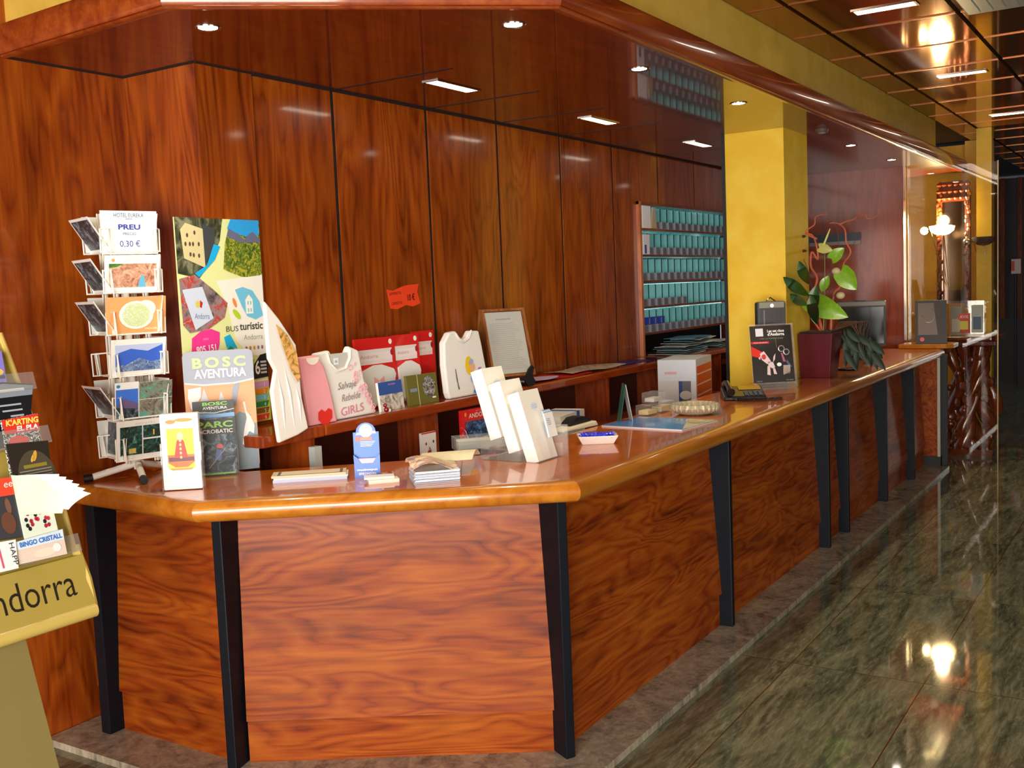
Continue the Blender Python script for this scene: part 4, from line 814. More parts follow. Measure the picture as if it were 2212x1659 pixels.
def leaf(cy, cz, L, Wd, rot, mat, x=-.03, nm='leaf', heart=True, tilt=0, fold=.25, kf=1):
    """heart or lance shaped blade in the y-z plane, slightly folded and curved towards the viewer (-x)"""
    rows = []; n = 12
    for i in range(n + 1):
        u = i / n; w = (math.sin(PI * min(1, u * .86 + .14)) ** .7 * (1 - .35 * u) if heart else math.sin(PI * u) ** .8) * Wd / 2
        rows.append((u, max(w, .0005)))
    vs = []; c, s = math.cos(rot), math.sin(rot)
    for u, w in rows:
        for v in (-1, -.5, 0, .5, 1):
            a = u * L - (0.12 * L * abs(v) if heart and u < .2 else 0); bb = v * w; d = fold * abs(bb) - .25 * L * (u - .5) ** 2 + tilt * bb
            yy, zz = cy + a * c - bb * s, cz + a * s + bb * c; kk = 1 - (1 - kf) * min(1, u * 1.6)
            vs.append(P(yy * kk, 1.6 + (zz - 1.6) * kk, x - d - 6.6 * (1 - kk)))
    k = len(vs); fs = [(i * 5 + j, i * 5 + j + 1, i * 5 + j + 6, i * 5 + j + 5) for i in range(n) for j in range(4)]
    vs2 = [(p[0] + .0015, p[1], p[2]) for p in vs]
    edge = [(i * 5, (i + 1) * 5, k + (i + 1) * 5, k + i * 5) for i in range(n)] + [(i * 5 + 4, k + i * 5 + 4, k + (i + 1) * 5 + 4, (i + 1) * 5 + 4) for i in range(n)]
    MB().add(vs + vs2, fs + [tuple(k + a for a in f[::-1]) for f in fs] + edge, mat, True).build(nm, t)
leaf(1.965, 1.455, .27, .16, R(152) + PI - R(-10) - R(0) if False else R(-150) + R(0) if False else R(205), LG1, -.09)
leaf(1.77, 1.625, .15, .14, R(232), LG1, -.05); leaf(1.83, 1.70, .10, .09, R(140), LG1, -.03)
leaf(1.90, 1.50, .11, .06, R(115), LG1, -.02, heart=False); leaf(1.93, 1.30, .13, .035, R(75), LG1, -.05, heart=False)
for cy, cz, L, w, r in ((1.99, 1.48, .20, .07, R(38)), (1.985, 1.55, .16, .065, R(68)), (1.97, 1.36, .19, .075, R(100)), (1.94, 1.30, .2, .07, R(80)), (2.0, 1.42, .13, .06, R(35))): leaf(cy * .985, cz, L, w, r, LG2, -.09, heart=False, kf=.93)
leaf(1.90, 1.775, .085, .07, R(195), flat('#c8c46c', .4, coat=.2, var=.15), -.05, 'flower_spathe'); m = MB(); m.tube([P(1.87, 1.785, -.06), P(1.845, 1.84, -.065), P(1.825, 1.885, -.07)], [.007, .006, .003], flat('#c8d060', .4), 8); m.build('flower_spadix', t)
for y, z in ((1.80, 1.625), (1.775, 1.475)): MB().ball(P(y, z, -.04), .022, flat('#c8b888', .5), 10, (1, 1.3, 1)).build('seed_pod', t)
for y, z in ((2.01, 1.85), (2.005, 1.76)): MB().ball(P(y, z, -.02), .012, flat('#3c3420', .6), 8, (1, 1.8, .8)).build('bud', t)
rnd = random.Random(11)
LG3 = flat('#1a3018', .6, var=.5)
for k in range(40): leaf(1.80 - rnd.uniform(0, .19), 1.27 - rnd.uniform(0, .14), rnd.uniform(.10, .16), rnd.uniform(.03, .05), R(rnd.uniform(215, 275)), LG3, -.0 + rnd.uniform(-.03, .12), heart=False)
for k in range(16): twig([(1.83, 1.26), (1.79 - .01 * k, 1.31), (1.73 - .005 * k, 1.29 - .004 * k), (1.69 - .003 * k, 1.22 - .006 * k), (1.68 - .002 * k, 1.14 - .006 * k)], .0025, BRN, .03 * (k % 4), 'trailing_stem')
# ------------------------------------------------------------ monitor and round dish behind the planter
BK = BLACK
t = thing('monitor', 'black flat computer monitor on a stand behind the plant', 'monitor', (7.85, 1.98, .975), R(-82))
m = MB(); m.box(-.165, .17, 0, .045, .10, .43, BK, bev=.01); m.rect(-.15, .155, .12, .385, flat('#0c1014', .15), .001); m.box(-.165, .17, -.002, .02, .395, .425, flat('#6c645c', .4)); m.box(-.05, .03, -.004, .0, .425, .436, BLACK); m.build('screen', t)
m = MB(); m.box(-.03, .04, .015, .04, .01, .12, BK); m.build('neck', t); m = MB(); m.lathe([(0, 0), (.11, 0), (.11, .008), (.09, .014), (0, .016)], BK, 24, (0, .03, 0)); m.build('base', t)
t = thing('headset', 'small black handset standing on the counter right of the plant', 'handset', (7.45, 1.83, .975), R(-75))
m = MB(); m.tube([(0, 0, .012), (-.01, .0, .06), (-.03, .0, .12), (-.045, 0, .155)], [.026, .02, .017, .024], BK, 10); m.build('body', t); m = MB(); m.lathe([(0, 0), (.04, 0), (.038, .012), (0, .014)], flat('#8c8880', .3, .5), 16); m.build('cradle', t)
t = thing('coin_dish', 'dark oval dish lying on the counter right of the planter', 'dish', (6.98, 1.86, .975)); m = MB(); m.lathe([(0, 0), (.05, 0), (.075, .012), (.07, .014), (.05, .006), (0, .005)], flat('#1c1e1c', .25, coat=.5), 24, sx=.7, sy=1.1); m.build('bowl', t)

# ------------------------------------------------------------ garments and packs on the back shelf
def slab(nm, pts, y, th, mat, label=None, cat=None, art=None, parent=None, lean=0, seg=True):
    """upright soft slab with the given front outline (x,z); thickness th to the back, rounded edges by bevel"""
    x0 = sum(p[0] for p in pts) / len(pts); z0 = min(p[1] for p in pts)
    m = MB(Matrix.Rotation(-lean, 4, 'X')); q = [(a - x0, b - z0) for a, b in pts]; m.prism(q, 0, th, mat, 'Y')
    o = m.build(nm, parent, (x0, y, z0), 0, bevel=min(.008, th / 3))
    if art:
        a_ = MB(Matrix.Rotation(-lean, 4, 'X') @ Matrix.Translation((-x0, 0, -z0))); art(a_); a_.build('print', o)
    if label: tag(o, label, cat)
    return o
CLO = flat('#eeece4', .9); CLO2 = flat('#e0ded6', .9); PINK = flat('#f0a4ac', .9); RED = flat('#d81c1c', .4, coat=.3)
def a_gold(m):
    G = photo('gold', [(.35, '#7c6c28'), (.5, '#e8b060'), (.65, '#f4c88c')], 30)
    m.poly([(2.765, 1.508), (2.822, 1.462), (2.866, 1.39), (2.876, 1.30), (2.862, 1.285), (2.83, 1.33), (2.80, 1.41)], G, .006)
slab('white_tunic', [(2.725, 1.593), (2.793, 1.523), (2.871, 1.424), (2.88, 1.328), (2.886, 1.222), (2.911, 1.104), (2.852, 1.086), (2.755, 1.07), (2.742, 1.17), (2.734, 1.264), (2.757, 1.338), (2.73, 1.383), (2.727, 1.476)], 2.79, .018, CLO, 'long white garment with gold print hanging at the left end of the back shelf', 'garment', a_gold)
tunic = [o for o in bpy.data.objects if o.name == 'white_tunic'][0]; TX = tunic.location
for x0, z0, x1, z1 in ((2.79, 1.40, 2.84, 1.10), (2.76, 1.36, 2.79, 1.1), (2.85, 1.3, 2.875, 1.12)):
    MB(Matrix.Translation((-TX.x, 0, -TX.z))).tube([(x0, .004, z0), ((x0 + x1) / 2 + .006, .002, (z0 + z1) / 2), (x1, .004, z1)], [.002, .007, .004], CLO, 8).build('cloth_fold', tunic)
def a_heart(m):
    m.ell(3.008, 1.366, .036, .028, flat('#f4ecd8', .9), .004, a0=PI, a1=2 * PI)
    for pts, c, d in (([(3.06, 1.085), (3.02, 1.12), (3.022, 1.15), (3.04, 1.16), (3.06, 1.148), (3.08, 1.16), (3.10, 1.15), (3.10, 1.12)], '#dc2c1c', .004),): m.poly(pts, flat(c, .7), d)
slab('pink_shirt', [(2.935, 1.372), (3.036, 1.374), (3.075, 1.325), (3.10, 1.25), (3.131, 1.11), (3.135, 1.1005), (2.975, 1.1005), (2.962, 1.22)], 2.845, .02, PINK, 'folded pink shirt with a red heart print', 't-shirt', a_heart)
def a_girls(m):
    m.tube([(3.12, -.002, 1.375), (3.13, -.004, 1.335), (3.17, -.005, 1.30), (3.22, -.005, 1.305), (3.25, -.004, 1.345), (3.256, -.002, 1.38)], .004, CLO, 6); m.poly([(3.125, 1.37), (3.135, 1.335), (3.17, 1.308), (3.215, 1.312), (3.24, 1.35), (3.235, 1.37)], flat('#c8c6be', .9), .002); m.rect(3.15, 3.18, 1.325, 1.352, flat('#e8f4f8', .8), .004); m.text('16', 3.165, 1.333, .012, INK, .005)
    HP = flat('#d87c98', .8); m.text('Salvaje', 3.225, 1.225, .03, flat('#8c7c84', .8), .004, width=.115, shear=.3, rot=.05); m.text('Rebelde', 3.245, 1.175, .03, flat('#9c7c88', .8), .004, width=.115, shear=.3, rot=.05); m.text('GIRLS', 3.25, 1.118, .036, HP, .004, width=.14, rot=.06)
    rn = random.Random(2)
    for k in range(26):
        u = k / 25; x, z = 3.26 + .12 * u + rn.uniform(-.02, .02), 1.30 - .18 * u + rn.uniform(-.02, .02); rr = rn.uniform(.006, .012); m.tube([(x + rr * math.cos(a), -.004, z + rr * math.sin(a)) for a in [q * PI / 4 for q in range(8)]], .0014, flat('#f4a8b8', .8), 4, closed=True)
slab('white_shirt', [(3.05, 1.378), (3.135, 1.385), (3.16, 1.345), (3.215, 1.345), (3.25, 1.395), (3.312, 1.372), (3.336, 1.25), (3.40, 1.115), (3.395, 1.1005), (3.125, 1.1005), (3.118, 1.2)], 2.868, .025, CLO, 'folded white t-shirt with pink print reading Salvaje Rebelde GIRLS', 't-shirt', a_girls)
m_ = None
def red_pack(nm, x0, x1, z1, y, label, bow=True):
    xc = (x0 + x1) / 2; t_ = thing(nm, label, 'packaged t-shirt', (xc, y, 1.1005), 0, 'red card packs with t-shirts'); w = (x1 - x0) / 2; h = z1 - 1.1005
    m = MB(Matrix.Rotation(-.04, 4, 'X')); m.box(-w, w, 0, .012, 0, h, RED); m.rect(-w + .004, w - .02, h - .115, h - .05, flat('#e8dcd8', .5), .001); m.rect(-w + .004, w - .02, h - .1, h - .065, flat('#f0e4e0', .5), .0015); m.ell(w - .022, h - .07, .010, .014, flat('#a01c28', .5), .002); m.text('Andorra', -w * .35, h - .088, .016, flat('#c89c9c', .5), .0022, width=w * .9); m.ell(w - .028, h - .022, .012, .012, W2, .002); m.build('card_pack', t_)
    if bow is not None:
        m = MB(Matrix.Rotation(-.04, 4, 'X')); m.prism([(-w * .9, .01), (w * .55, .01), (w * .55, .1), (w * .8, .1), (w * .92, .14), (w * .82, .165), (w * .2, .19), (-w * .2, .19), (-w * .9, .165)], -.010, -.0005, CLO2, 'Y')
        if bow:
            for sx in (-1, 1): m.poly([(0, .12), (sx * .035, .14), (sx * .035, .10)][::1], flat('#e8a0a8', .8), .0005, -.0105)
        m.build('folded_shirt', t_, bevel=.002)
red_pack('red_shirt_pack', 3.435, 3.70, 1.41, 2.985, 'leftmost red card pack with a bow t-shirt on the back shelf')
red_pack('red_shirt_pack', 3.712, 3.895, 1.412, 2.995, 'middle red card pack with a plain white t-shirt', False)
red_pack('red_shirt_pack', 3.89, 4.055, 1.419, 3.025, 'rightmost red card pack, mostly plain red', None)
t = thing('postcard_pack', 'clear-wrapped postcard pack with blue sky and snow in front of the red packs', 'postcard pack', (3.515, 2.868, 1.1005), R(3))
m = MB(Matrix.Rotation(-.1, 4, 'X')); m.box(-.085, .085, 0, .012, 0, .125, IW); m.rect(-.085, .085, .07, .125, flat('#3c5ca8', .2, coat=.6)); m.rect(-.085, .085, 0, .07, photo('snow', [(.38, '#787468'), (.5, '#e0d8cc'), (.65, '#f0ece4')], 16)); m.text('ANDORRA', .01, .108, .008, flat('#d8a0b0', .4), .001); m.build('cards', t)
t = thing('postcard_pack', 'olive-green wrapped postcard pack tied with cream string', 'postcard pack', (3.745, 2.872, 1.1005), R(-2))
m = MB(Matrix.Rotation(-.1, 4, 'X')); m.box(-.105, .105, 0, .014, 0, .135, flat('#6c6830', .25, coat=.5)); m.ell(.045, .075, .045, .048, photo('pics', [(.4, '#2c2c30'), (.5, '#8c7c68'), (.6, '#a8b4c8')], 60), .001); m.rect(-.035, -.031, -.0, .135, flat('#d8cc9c', .4), .0015); m.rect(-.09, -.04, .06, .075, flat('#7c8ca0', .4), .001); m.rect(.06, .085, .02, .027, W2, .001); m.build('cards', t)
def a_ski(m):
    m.tube([(3.99, -.003, 1.40), (4.01, -.004, 1.375), (4.05, -.005, 1.36), (4.09, -.004, 1.375), (4.115, -.003, 1.41)], .005, CLO, 6); m.poly([(3.97, 1.24), (3.975, 1.235), (3.99, 1.165), (4.0, 1.14), (3.992, 1.14), (3.978, 1.19)], flat('#1c1c20', .8), .004)
    m.ell(4.085, 1.245, .03, .045, flat('#f0c818', .8), .003, rot=.2); m.ell(4.11, 1.235, .022, .02, flat('#f0b48c', .8), .004); m.ell(4.10, 1.262, .018, .013, flat('#a8b0e0', .8), .005); m.poly([(4.12, 1.13), (4.16, 1.23), (4.185, 1.23), (4.15, 1.13)], flat('#c87cb8', .8), .004); m.ell(4.115, 1.185, .022, .024, flat('#8cb8e8', .8), .0046); m.ell(4.135, 1.15, .02, .022, flat('#f07820', .8), .005); m.ell(4.13, 1.118, .02, .01, flat('#4c8cd0', .8), .0055)
slab('white_sweatshirt', [(3.896, 1.26), (3.90, 1.365), (3.944, 1.41), (3.995, 1.414), (4.025, 1.385), (4.05, 1.37), (4.085, 1.38), (4.113, 1.409), (4.184, 1.405), (4.205, 1.34), (4.235, 1.22), (4.24, 1.1005), (3.925, 1.1005), (3.912, 1.13)], 2.86, .034, CLO, 'folded white sweatshirt with a small skiing cartoon print standing on the shelf', 'sweatshirt', a_ski)
# price note on the wall
o = slab('price_note', [(3.806, 1.62), (3.853, 1.613), (3.91, 1.629), (3.953, 1.637), (4.05, 1.642), (4.036, 1.604), (4.057, 1.548), (3.998, 1.534), (3.945, 1.543), (3.88, 1.526), (3.829, 1.53)], 3.107, .002, flat('#f84820', .5), 'wavy orange-red price note reading 10 € stuck on the back wall', 'price note',
         lambda m: (m.text('SAMARRETES', 3.865, 1.594, .014, flat('#7c1408', .6), width=.085, rot=.05), m.text('CAMISETAS', 3.875, 1.548, .014, flat('#7c1408', .6), width=.08, rot=.05), m.text('10 €', 3.985, 1.565, .03, flat('#3c0c08', .6), width=.055, rot=.05, bold=.02)))
# framed price list leaning on a black easel
t = thing('framed_list', 'typed list in a wooden frame on a black easel on the back shelf', 'framed notice', (4.50, 2.875, 1.1005), R(-24))
FR = wood('frame_wood', '#b87c48', '#94582c', '#6c3818', 'Z', 2, .35, .4, .1)
m = MB(Matrix.Translation((0, 0, .065)) @ Matrix.Rotation(-R(14), 4, 'X'))
for a in ((-.13, -.118, 0, .33), (.118, .13, 0, .33)): m.box(a[0], a[1], -.012, .012, a[2], a[3], FR)
m.box(-.13, .13, -.012, .012, -.012, 0, FR); m.box(-.13, .13, -.012, .012, .33, .342, FR); m.box(-.118, .118, .0, .008, 0, .33, flat('#6c3818', .6)); m.build('frame', t)
m = MB(); m.hull([(-.13, .16, .0), (.10, .16, 0), (.10, .172, 0), (-.13, .172, 0)], [(-.13, .09, .40), (.10, .09, .40), (.10, .1, .40), (-.13, .1, .40)], FR); m.build('rear_leaf', t)
m = MB(Matrix.Translation((0, 0, .065)) @ Matrix.Rotation(-R(14), 4, 'X')); m.box(-.112, .112, -.003, -.001, .004, .326, flat('#bcbab0', .4)); m.rect(-.05, .04, .285, .291, flat('#9c9c98', .4), .001, -.003)
rnd = random.Random(4)
for k in range(24): m.rect(-.095, .095 - rnd.uniform(0, .05), .03 + k * .0102, .032 + k * .0102, flat('#a4a29a', .4), .001, -.003)
m.build('typed_sheet', t)
m = MB(); EP = [(-.11, .055), (-.118, .075), (-.105, .078), (-.098, .058), (-.02, .045), (.06, .05), (.078, .088), (.098, .105), (.112, .092), (.10, .07), (.105, .04), (.118, .02), (.10, .0), (.07, .0), (.05, .03), (-.05, .03), (-.07, 0), (-.1, .0)]
m.prism(EP, -.03, -.018, BK, 'Y'); m.box(-.08, -.06, -.018, .10, 0, .012, BK); m.box(.06, .08, -.018, .10, 0, .012, BK); m.build('easel', t)
# folded leg behind the frame
# papers on the shelf
def paper(nm, label, x, y, z, w, d, rot, mat, cat='papers', wave=.004, n=6, grp=None, th=.002, round_=False):
    f = lambda u, v: ((u - .5) * w, (v - .5) * d * (math.sin(PI * min(max(u, .04), .96)) ** .35 if round_ else 1), th + wave * (1 + math.sin(u * 7 + v * 3)) / 2)
    o = sheet(nm, None, f, n, n, mat, (x, y, z), R(rot), th=th); tag(o, label, cat, grp); return o
paper('red_folder', 'red folder lying open on the back shelf right of the framed list', 4.98, 2.96, 1.1003, .62, .20, -4, flat('#c81c1c', .4), 'folder', .006)
paper('round_brochure', 'pale lilac leaflet with rounded end on the red folder', 4.80, 2.925, 1.1095, .34, .15, -3, flat('#d4c8e4', .4), 'leaflet', .003, round_=True)
paper('open_newspaper', 'open newspaper with wavy pages on the back shelf', 5.42, 2.955, 1.1095, .62, .20, -2, photo('news', [(.4, '#8c8470'), (.5, '#c8c0a8'), (.65, '#dcd4bc')], 30), 'newspaper', .01, 10)
paper('blue_folder', 'dark blue folder at the right end of the wooden shelf', 6.02, 2.98, 1.1003, .42, .16, 0, flat('#1c2878', .4), 'folder', .002)
rnd = random.Random(9)
for k in range(9):
    paper('paper_stack_sheet', ('white and turquoise brochure in the untidy stack under the key rack'), 6.80 + rnd.uniform(-.08, .08) + (k // 5) * .25, 2.98 + rnd.uniform(-.02, .02), 1.1003 + k * .0125, .40, .22, rnd.uniform(-12, 12), flat(('#d8dcdc', '#6cb0b8', '#e4e0d4', '#4c88a8', '#dcdcd4')[k % 5], .45), 'brochure', .006, 5, 'brochures stacked under the key rack', .003)
for k in range(4): paper('paper_stack_sheet', 'grey-green brochure in the small far pile under the key rack', 7.62 + rnd.uniform(-.03, .03), 3.0, 1.1003 + k * .0125, .38, .2, rnd.uniform(-8, 8), flat(('#8cb4b8', '#d8dcd8', '#5c9098', '#c8d0cc')[k], .45), 'brochure', .006, 5, 'brochures in the far pile under the key rack', .003)
# ------------------------------------------------------------ things in the lower compartments
DZ = .7905
t = thing('guide_book', 'red guide book titled ANDORRA standing under the back shelf', 'book', (4.06, 2.80, DZ), R(-3))
m = MB(); m.box(-.125, .125, 0, .018, 0, .255, RED); m.build('cover', t); m = MB(); m.text('ANDORRA', .01, .215, .022, flat('#e8d0c0', .4), .002, width=.17, bold=.02); m.text('LA CUINA', .02, .242, .008, flat('#e0b8a8', .4), .002, width=.08); m.rect(-.10, .115, .03, .20, photo('falls', [(.35, '#141c24'), (.5, '#34507c'), (.58, '#5c94c8'), (.7, '#7c6858')], 13, 2.5), .002); m.ell(-.10, .235, .008, .01, flat('#e0a020', .4), .002); m.build('front_print', t)
t = thing('heart_card', 'small white card with red heart marks left of the wire figure', 'card', (3.72, 2.84, DZ), R(-4))
m = MB(); m.box(-.05, .05, 0, .012, 0, .185, IW); m.rect(-.05, .05, .180, .185, RED, .001); m.ell(-.0, .09, .014, .014, flat('#b82030', .5), .001); m.tube([(-.005, -.002, .1), (0, -.002, .118), (.012, -.002, .10)], .0015, INK, 4)
for x, z in ((-.042, .085), (.035, .06), (-.02, .135), (.03, .14)): m.ell(x, z, .005, .007, flat('#5c4048', .5), .001)
m.build('card', t)
t = thing('wire_figure', 'small wire figure in a purple dress with bead head', 'figurine', (3.90, 2.74, DZ))
m = MB(); m.lathe([(0, 0), (.04, 0), (.04, .01), (0, .012)], flat('#5c8c8c', .4), 16); m.build('base', t)
m = MB(); m.lathe([(.03, .03), (.02, .06), (.008, .09)], flat('#a03cb0', .6), 14); m.tube([(-.01, 0, .01), (-.005, 0, .04)], .003, BRN, 5); m.tube([(.01, 0, .01), (.005, 0, .04)], .003, BRN, 5); m.build('dress', t)
m = MB(); m.ball((0, 0, .105), .016, flat('#d8b068', .4), 12); m.ball((.045, 0, .108), .013, flat('#b89c30', .4), 12); m.build('head', t)
m = MB(); m.tube([(.0, 0, .08), (.03, 0, .07), (.045, 0, .10)], .0022, flat('#c87838', .4), 5); m.tube([(0, 0, .08), (-.04, 0, .03)], .0022, flat('#c8a080', .4), 5); m.tube([(-.02 + .016 * math.cos(k * .7) - .0015 * k, .01 * math.sin(k * .7), .12 + .0028 * k + .014 * math.sin(k * .7)) for k in range(22)], .0016, flat('#b8a8d0', .3, .6), 5); m.build('wire_arms', t)
t = thing('acrylic_tray', 'clear acrylic tray of leaflets behind the white boxes', 'tray', (3.62, 2.40, .975), R(-42))
m = MB(); m.box(-.13, .13, -.045, .045, 0, .003, ACR); m.box(-.13, .13, -.045, -.042, .003, .05, ACR); m.box(-.13, .13, .042, .045, .003, .05, ACR); m.box(-.13, -.127, -.042, .042, .003, .05, ACR); m.box(.127, .13, -.042, .042, .003, .05, ACR); m.build('tray', t)
m = MB(); m.box(-.12, .12, -.038, .038, .0035, .035, flat('#c8ccc4', .4)); m.build('cards', t); o = t; o.location = (3.43, 2.335, .975)
t = thing('white_carton', 'white carton with a blue band behind the counter', 'box', (4.55, 2.55, DZ), R(8))
m = MB(); m.box(-.20, .13, 0, .16, 0, .185, flat('#dcd8d0', .5)); m.rect(.02, .06, .0, .185, flat('#2454b0', .5)); m.poly([(-.14, .09), (-.02, .13), (-.02, .138), (-.14, .098)], flat('#1c7c68', .5), .001); m.rect(-.125, -.115, .05, .07, INK, .001); m.build('carton', t)
m = MB(); m.box(.02, .06, 0, .16, .1851, .1856, flat('#2454b0', .5)); m.build('tape', t)
t = thing('card_terminal', 'black and cream card terminal with a curved top at the inner counter edge', 'card terminal', (4.02, 2.245, .975), R(-8))
m = MB(); m.hull([(-.14, -.03, 0), (.12, -.03, 0), (.12, .05, 0), (-.14, .05, 0)], [(-.13, -.025, .012), (.11, -.025, .022), (.11, .045, .022), (-.13, .045, .012)], flat('#e8dcc0', .4)); m.build('body', t, bevel=.004)
m = MB(); m.prism([(-.06, .012), (.10, .014), (.09, .035), (.04, .05), (-.01, .048), (-.045, .03)], -.005, .05, BLACK, 'Y', True); m.build('keypad_cover', t)
t = thing('paper_pad', 'pale notepad lying beside the card terminal', 'notepad', (4.32, 2.36, .9355), R(-10))
t.location = (4.30, 2.50, DZ); m = MB(); m.box(-.10, .10, -.06, .06, 0, .16, flat('#c8c4bc', .5)); m.build('pad', t)
t = thing('tent_sign', 'white folded tent card with a dark green back standing on the counter edge', 'tent card', (4.50, 2.265, .975), R(-80))
m = MB(); m.hull([(-.04, -.03, 0), (.04, -.03, 0), (.04, -.028, 0), (-.04, -.028, 0)], [(-.04, -.001, .175), (.04, -.001, .175), (.04, .001, .175), (-.04, .001, .175)], flat('#1c5c50', .4)); m.hull([(-.04, .028, 0), (.04, .028, 0), (.04, .03, 0), (-.04, .03, 0)], [(-.04, -.001, .175), (.04, -.001, .175), (.04, .001, .175), (-.04, .001, .175)], flat('#d8d4cc', .4)); m.build('folded_card', t)
t.location = (4.27, 2.135, .975); t.rotation_euler = (0, 0, R(38) + PI)
t = thing('acrylic_boxes', 'small clear acrylic boxes with cream cards on the inner counter edge', 'card box', (4.60, 2.13, .975), R(-4))
m = MB()
for x, y, z, w in ((-.13, 0, 0, .12), (.0, 0, 0, .13), (-.05, .01, .052, .11)): m.box(x, x + w, y - .03, y + .04, z + .002, z + .05, ACR)
m.build('boxes', t); m = MB(); m.box(-.12, -.03, -.02, .03, .006, .025, flat('#e0d098', .5)); m.box(.01, .12, -.02, .03, .006, .03, flat('#e0d8a8', .5)); m.box(-.04, .05, -.01, .04, .058, .075, flat('#c8c8c0', .5)); m.build('cards', t)
t = thing('printer_carton', 'cardboard printer carton with orange side on the inner counter edge', 'carton', (5.10, 2.10, .975), R(-18))
t.location = (5.505, 2.30, DZ); t.rotation_euler = (0, 0, R(-80))
m = MB(); m.box(-.22, 0, 0, .42, 0, .37, flat('#c8ccd4', .5)); m.rect(-.22, .0, 0, .25, flat('#c4c2bc', .5), .001); m.rect(-.10, -.03, .12, .25, flat('#5c5a60', .5), .0014); m.rect(-.10, -.08, .14, .25, flat('#1c3478', .5), .002); m.ell(-.06, .17, .035, .025, flat('#b8b0a4', .5), .0022); m.rect(-.18, -.11, .29, .303, flat('#d89c98', .5), .001); m.build('carton', t)
m = MB(); OR = flat('#d84c1c', .5); m.box(.0001, .0008, .02, .41, .08, .33, OR)
for z in (.16, .22, .28): m.box(.0009, .0012, .03, .40, z, z + .008, flat('#e8c8b8', .5))
m.build('orange_side', t)
t = thing('white_handle_box', 'narrow white box at the left end under the back shelf', 'box', (2.98, 2.80, .7905))
t.location = (2.965, 2.80, .7905); m = MB(); m.box(-.02, .02, 0, .03, .0, .235, flat('#c0c4bc', .5)); m.build('box', t)
t = thing('small_red_toy', 'tiny dark red glass figure on the shelf by the white t-shirt', 'ornament', (3.43, 2.835, 1.1005))
m = MB(); m.ball((0, 0, .012), .012, flat('#8c1420', .15, coat=.8), 10); m.ball((-.008, 0, .031), .009, flat('#8c1420', .15, coat=.8), 10); m.ball((.012, -.006, .008), .008, flat('#e8d8d8', .1, coat=.8), 8); m.build('figure', t)

# ------------------------------------------------------------ beige leaflet stand at the left edge
BG = flat('#ac9444', .4, coat=.2); BG2 = flat('#ccb05c', .35, coat=.3); LEGC = flat('#827240', .5)
t = thing('leaflet_stand', 'beige metal leaflet stand with black lettering Andorra at the left edge', 'leaflet stand', (1.79, 2.6, .73)); t.rotation_euler = (-R(17), 0, 0)
m = MB(); m.prism([(-.46, 0), (0, 0), (.0, .36), (-.052, .84), (-.46, .84)], 0, .012, BG, 'Y'); m.build('back_panel', t)
m = MB(); m.box(-.46, .012, -.022, -.010, .02, .17, BG); m.box(-.46, .012, -.01, 0, .16, .172, BG); m.build('front_lip', t)
m = MB(); m.tube([(-.462, -.008, .01), (.012, -.008, .01)], .021, BG2, 14); m.tube([(.004, 0, .02), (.004, 0, .36), (-.048, 0, .84)], .008, BG2, 8); m.tube([(.012, -.008, .012), (.012, -.014, .1), (.008, -.002, .20)], .012, BG2, 8); m.build('rolled_edge', t)
m = MB(); m.text('Andorra', -.035, .064, .082, flat('#1c1408', .5), .0008, -.022, align='RIGHT', width=.305, bold=-.005); m.build('lettering', t)
m = MB(); m.box(-.38, -.193, .012, .03, -.757, .3, LEGC); m.build('leg', t)
m = MB(); m.box(-.43, -.06, -.1, .30, -.005, .012, LEGC); b_ = m.build('foot', t); b_.rotation_euler = (R(17), 0, 0); b_.location = (0, .225, -.7595)
for z0, dpt in ((.18, .05), (.34, .05), (.50, .045), (.66, .04)):
    m = MB(); m.box(-.45, -.005, -dpt, -dpt + .003, z0, z0 + .05, ACR); m.box(-.45, -.005, -dpt, 0, z0, z0 + .003, ACR); m.build('pocket', t)
    m = MB()
def bro(pts, mat, y, label, art=None, nm='leaflet', th=.004):
    m = MB(); m.prism(pts, y, y + th, mat, 'Y')
    if art:
        q = MB(); 
    o = m.build(nm)
    if art:
        a_ = MB(Matrix.Translation((0, y, 0))); art(a_); a_.build('print', o)
    o.matrix_world = Matrix.Translation((1.79, 2.6, .73)) @ Matrix.Rotation(-R(17), 4, 'X'); tag(o, label, 'leaflet', 'leaflets in the beige stand'); return o
bro([(-.19, .665), (-.085, .665), (-.075, .78), (-.18, .78)], flat('#8c7cd8', .4), -.03, 'violet leaflet with golden picture at the top of the beige stand', lambda m: (m.ell(-.12, .72, .035, .014, flat('#e8c060', .4), .001), m.poly([(-.16, .70), (-.085, .70), (-.085, .71), (-.16, .712)], flat('#2c2450', .4), .001)))
bro([(-.155, .505), (-.045, .505), (-.035, .6), (-.008, .675), (-.1, .69), (-.155, .68)], flat('#14181e', .35), -.032, 'black leaflet with white lines in the beige stand, second from the top', lambda m: (m.poly([(-.155, .645), (-.02, .645), (-.01, .672), (-.1, .685), (-.155, .675)], flat('#8c94a0', .4), .001), m.rect(-.12, -.04, .66, .668, W2, .0016), [m.rect(-.14 + .02 * (k % 3), -.06, .62 - k * .016, .625 - k * .016, flat('#a8b0b8', .4), .001) for k in range(5)]))
bro([(-.155, .36), (-.06, .36), (-.022, .588), (-.135, .582)], CHK, -.040, 'red and chequered karting leaflet in the beige stand', lambda m: (m.poly([(-.134, .54), (-.032, .54), (-.023, .587), (-.135, .581)], flat('#e0342c', .4), .001), m.text("K'ARTING", -.076, .563, .016, flat('#f8e060', .4), .0016, width=.10, bold=.04, shear=.2), m.text('EL PLA', -.066, .545, .014, W2, .0016, width=.065, bold=.04, shear=.2), m.ell(-.10, .518, .03, .014, flat('#e04038', .4), .0016)))
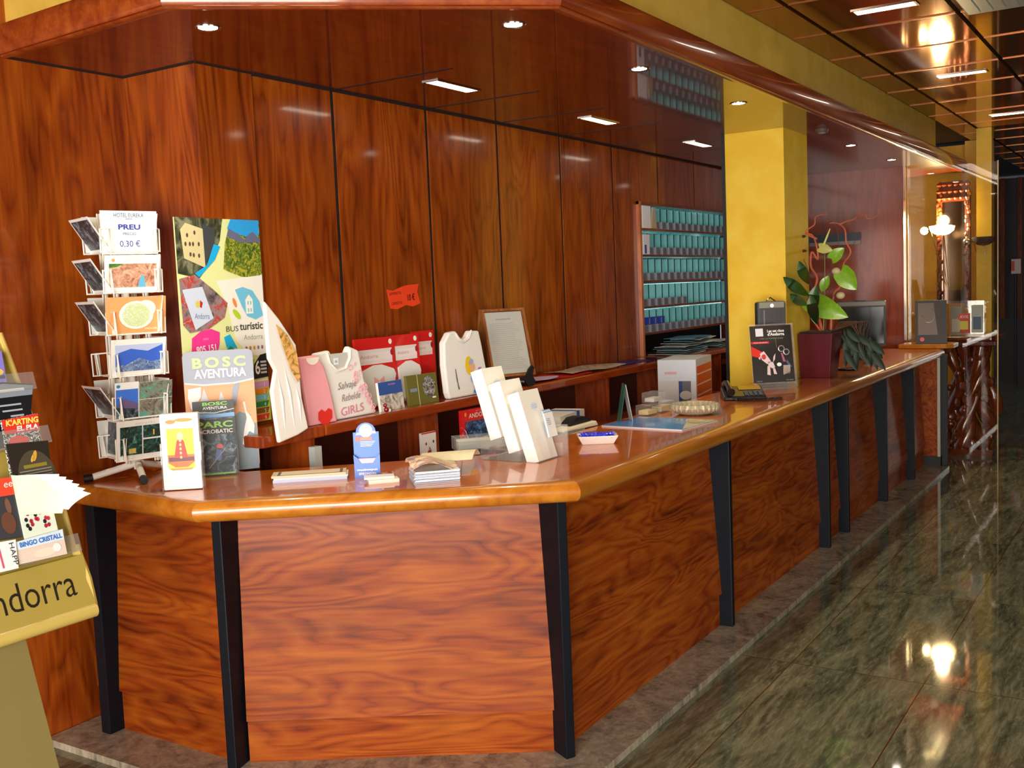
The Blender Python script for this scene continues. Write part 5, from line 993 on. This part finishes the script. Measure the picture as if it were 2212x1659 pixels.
bro([(-.148, .36), (-.04, .36), (-.018, .505), (-.142, .513)], flat('#2c2620', .35), -.046, 'dark brown leaflet with golden flame emblem in the beige stand', lambda m: (m.ell(-.075, .40, .058, .085, flat('#4c4434', .4), .001, a0=0, a1=PI), m.ell(-.07, .468, .006, .016, flat('#d8a038', .4), .0016, rot=-.4), m.ell(-.078, .462, .004, .012, flat('#e8b850', .4), .0016, rot=-.5), m.rect(-.11, -.04, .436, .446, flat('#8c7c30', .4), .0016), [m.rect(-.125, -.03, .427 - k * .008, .43 - k * .008, flat('#8c8880', .4), .0018) for k in range(3)]))
bro([(-.24, .26), (-.165, .255), (-.155, .42), (-.23, .425)], flat('#3c3c40', .4), -.052, 'grey and orange-red leaflet with white script at the left of the beige stand', lambda m: (m.poly([(-.237, .375), (-.158, .372), (-.155, .42), (-.23, .425)], flat('#e84c30', .4), .001), m.text('ee', -.17, .395, .02, W2, .0016, shear=.2), m.ell(-.195, .30, .02, .03, flat('#6c4434', .4), .001), m.ell(-.185, .345, .008, .022, flat('#7c5444', .4), .001)))
m = MB(); o0 = thing('open_booklet', 'open cream booklet with curling pages in the beige stand', 'booklet', (1.79, 2.6, .73), 0, None); o0.rotation_euler = (-R(17), 0, 0)
m = MB(); m.prism([(-.165, .24), (-.065, .24), (-.06, .40), (-.155, .425)], -.056, -.052, flat('#e4ecd8', .5), 'Y'); rr_ = random.Random(1)
for k in range(16): m.ell(-.12 + rr_.uniform(-.03, .04), .29 + rr_.uniform(-.02, .03), .005, .006, flat(('#b02038', '#1c1c1c', '#c83048')[k % 3], .5), .001, -.056)
for k in range(3): m.rect(-.12, -.08, .345 + k * .012, .348 + k * .012, flat('#a8a8a0', .5), .001, -.056)
m.build('page', o0)
for k in range(7):
    def pg(u, v, k=k):
        a = -R(5.5) * k * v; x, z = u * .105, v * .17; return (-.163 + x * math.cos(a) - z * math.sin(a), -.0575 - .0028 * k - .030 * (u * v) ** 2 * (1 + .1 * k), .252 + z * math.cos(a) + x * math.sin(a) - .012 * u * u * v)
    if k: sheet('curled_page', o0, lambda u, v, k=k: pg(u, .35 + .65 * v if k < 5 else .5 + .5 * v, k), 6, 6, flat('#f8f4e0', .5), th=.0008)
bro([(-.2, .185), (-.06, .18), (-.055, .25), (-.195, .245)], flat('#e8d0c0', .4), -.062, 'leaflet reading BINGO CRISTALL lying across the lower pocket', lambda m: (m.poly([(-.195, .222), (-.058, .222), (-.055, .25), (-.195, .245)], flat('#dce8f4', .4), .001), m.text('BINGO CRISTALL', -.125, .228, .013, flat('#3c78c8', .4), .0016, width=.125, bold=.04), m.ell(-.12, .2, .035, .012, flat('#f0dcc8', .4), .001), m.ell(-.085, .205, .012, .012, W2, .0012)))
bro([(-.28, .178), (-.208, .176), (-.196, .252), (-.27, .256)], W2, -.066, 'white card with upright letters HAPP at the far left of the beige stand', lambda m: (m.text('HAPP', -.218, .216, .014, INK, .001, rot=-PI / 2, width=.06), m.rect(-.25, -.245, .185, .245, flat('#e05870', .4), .001)))
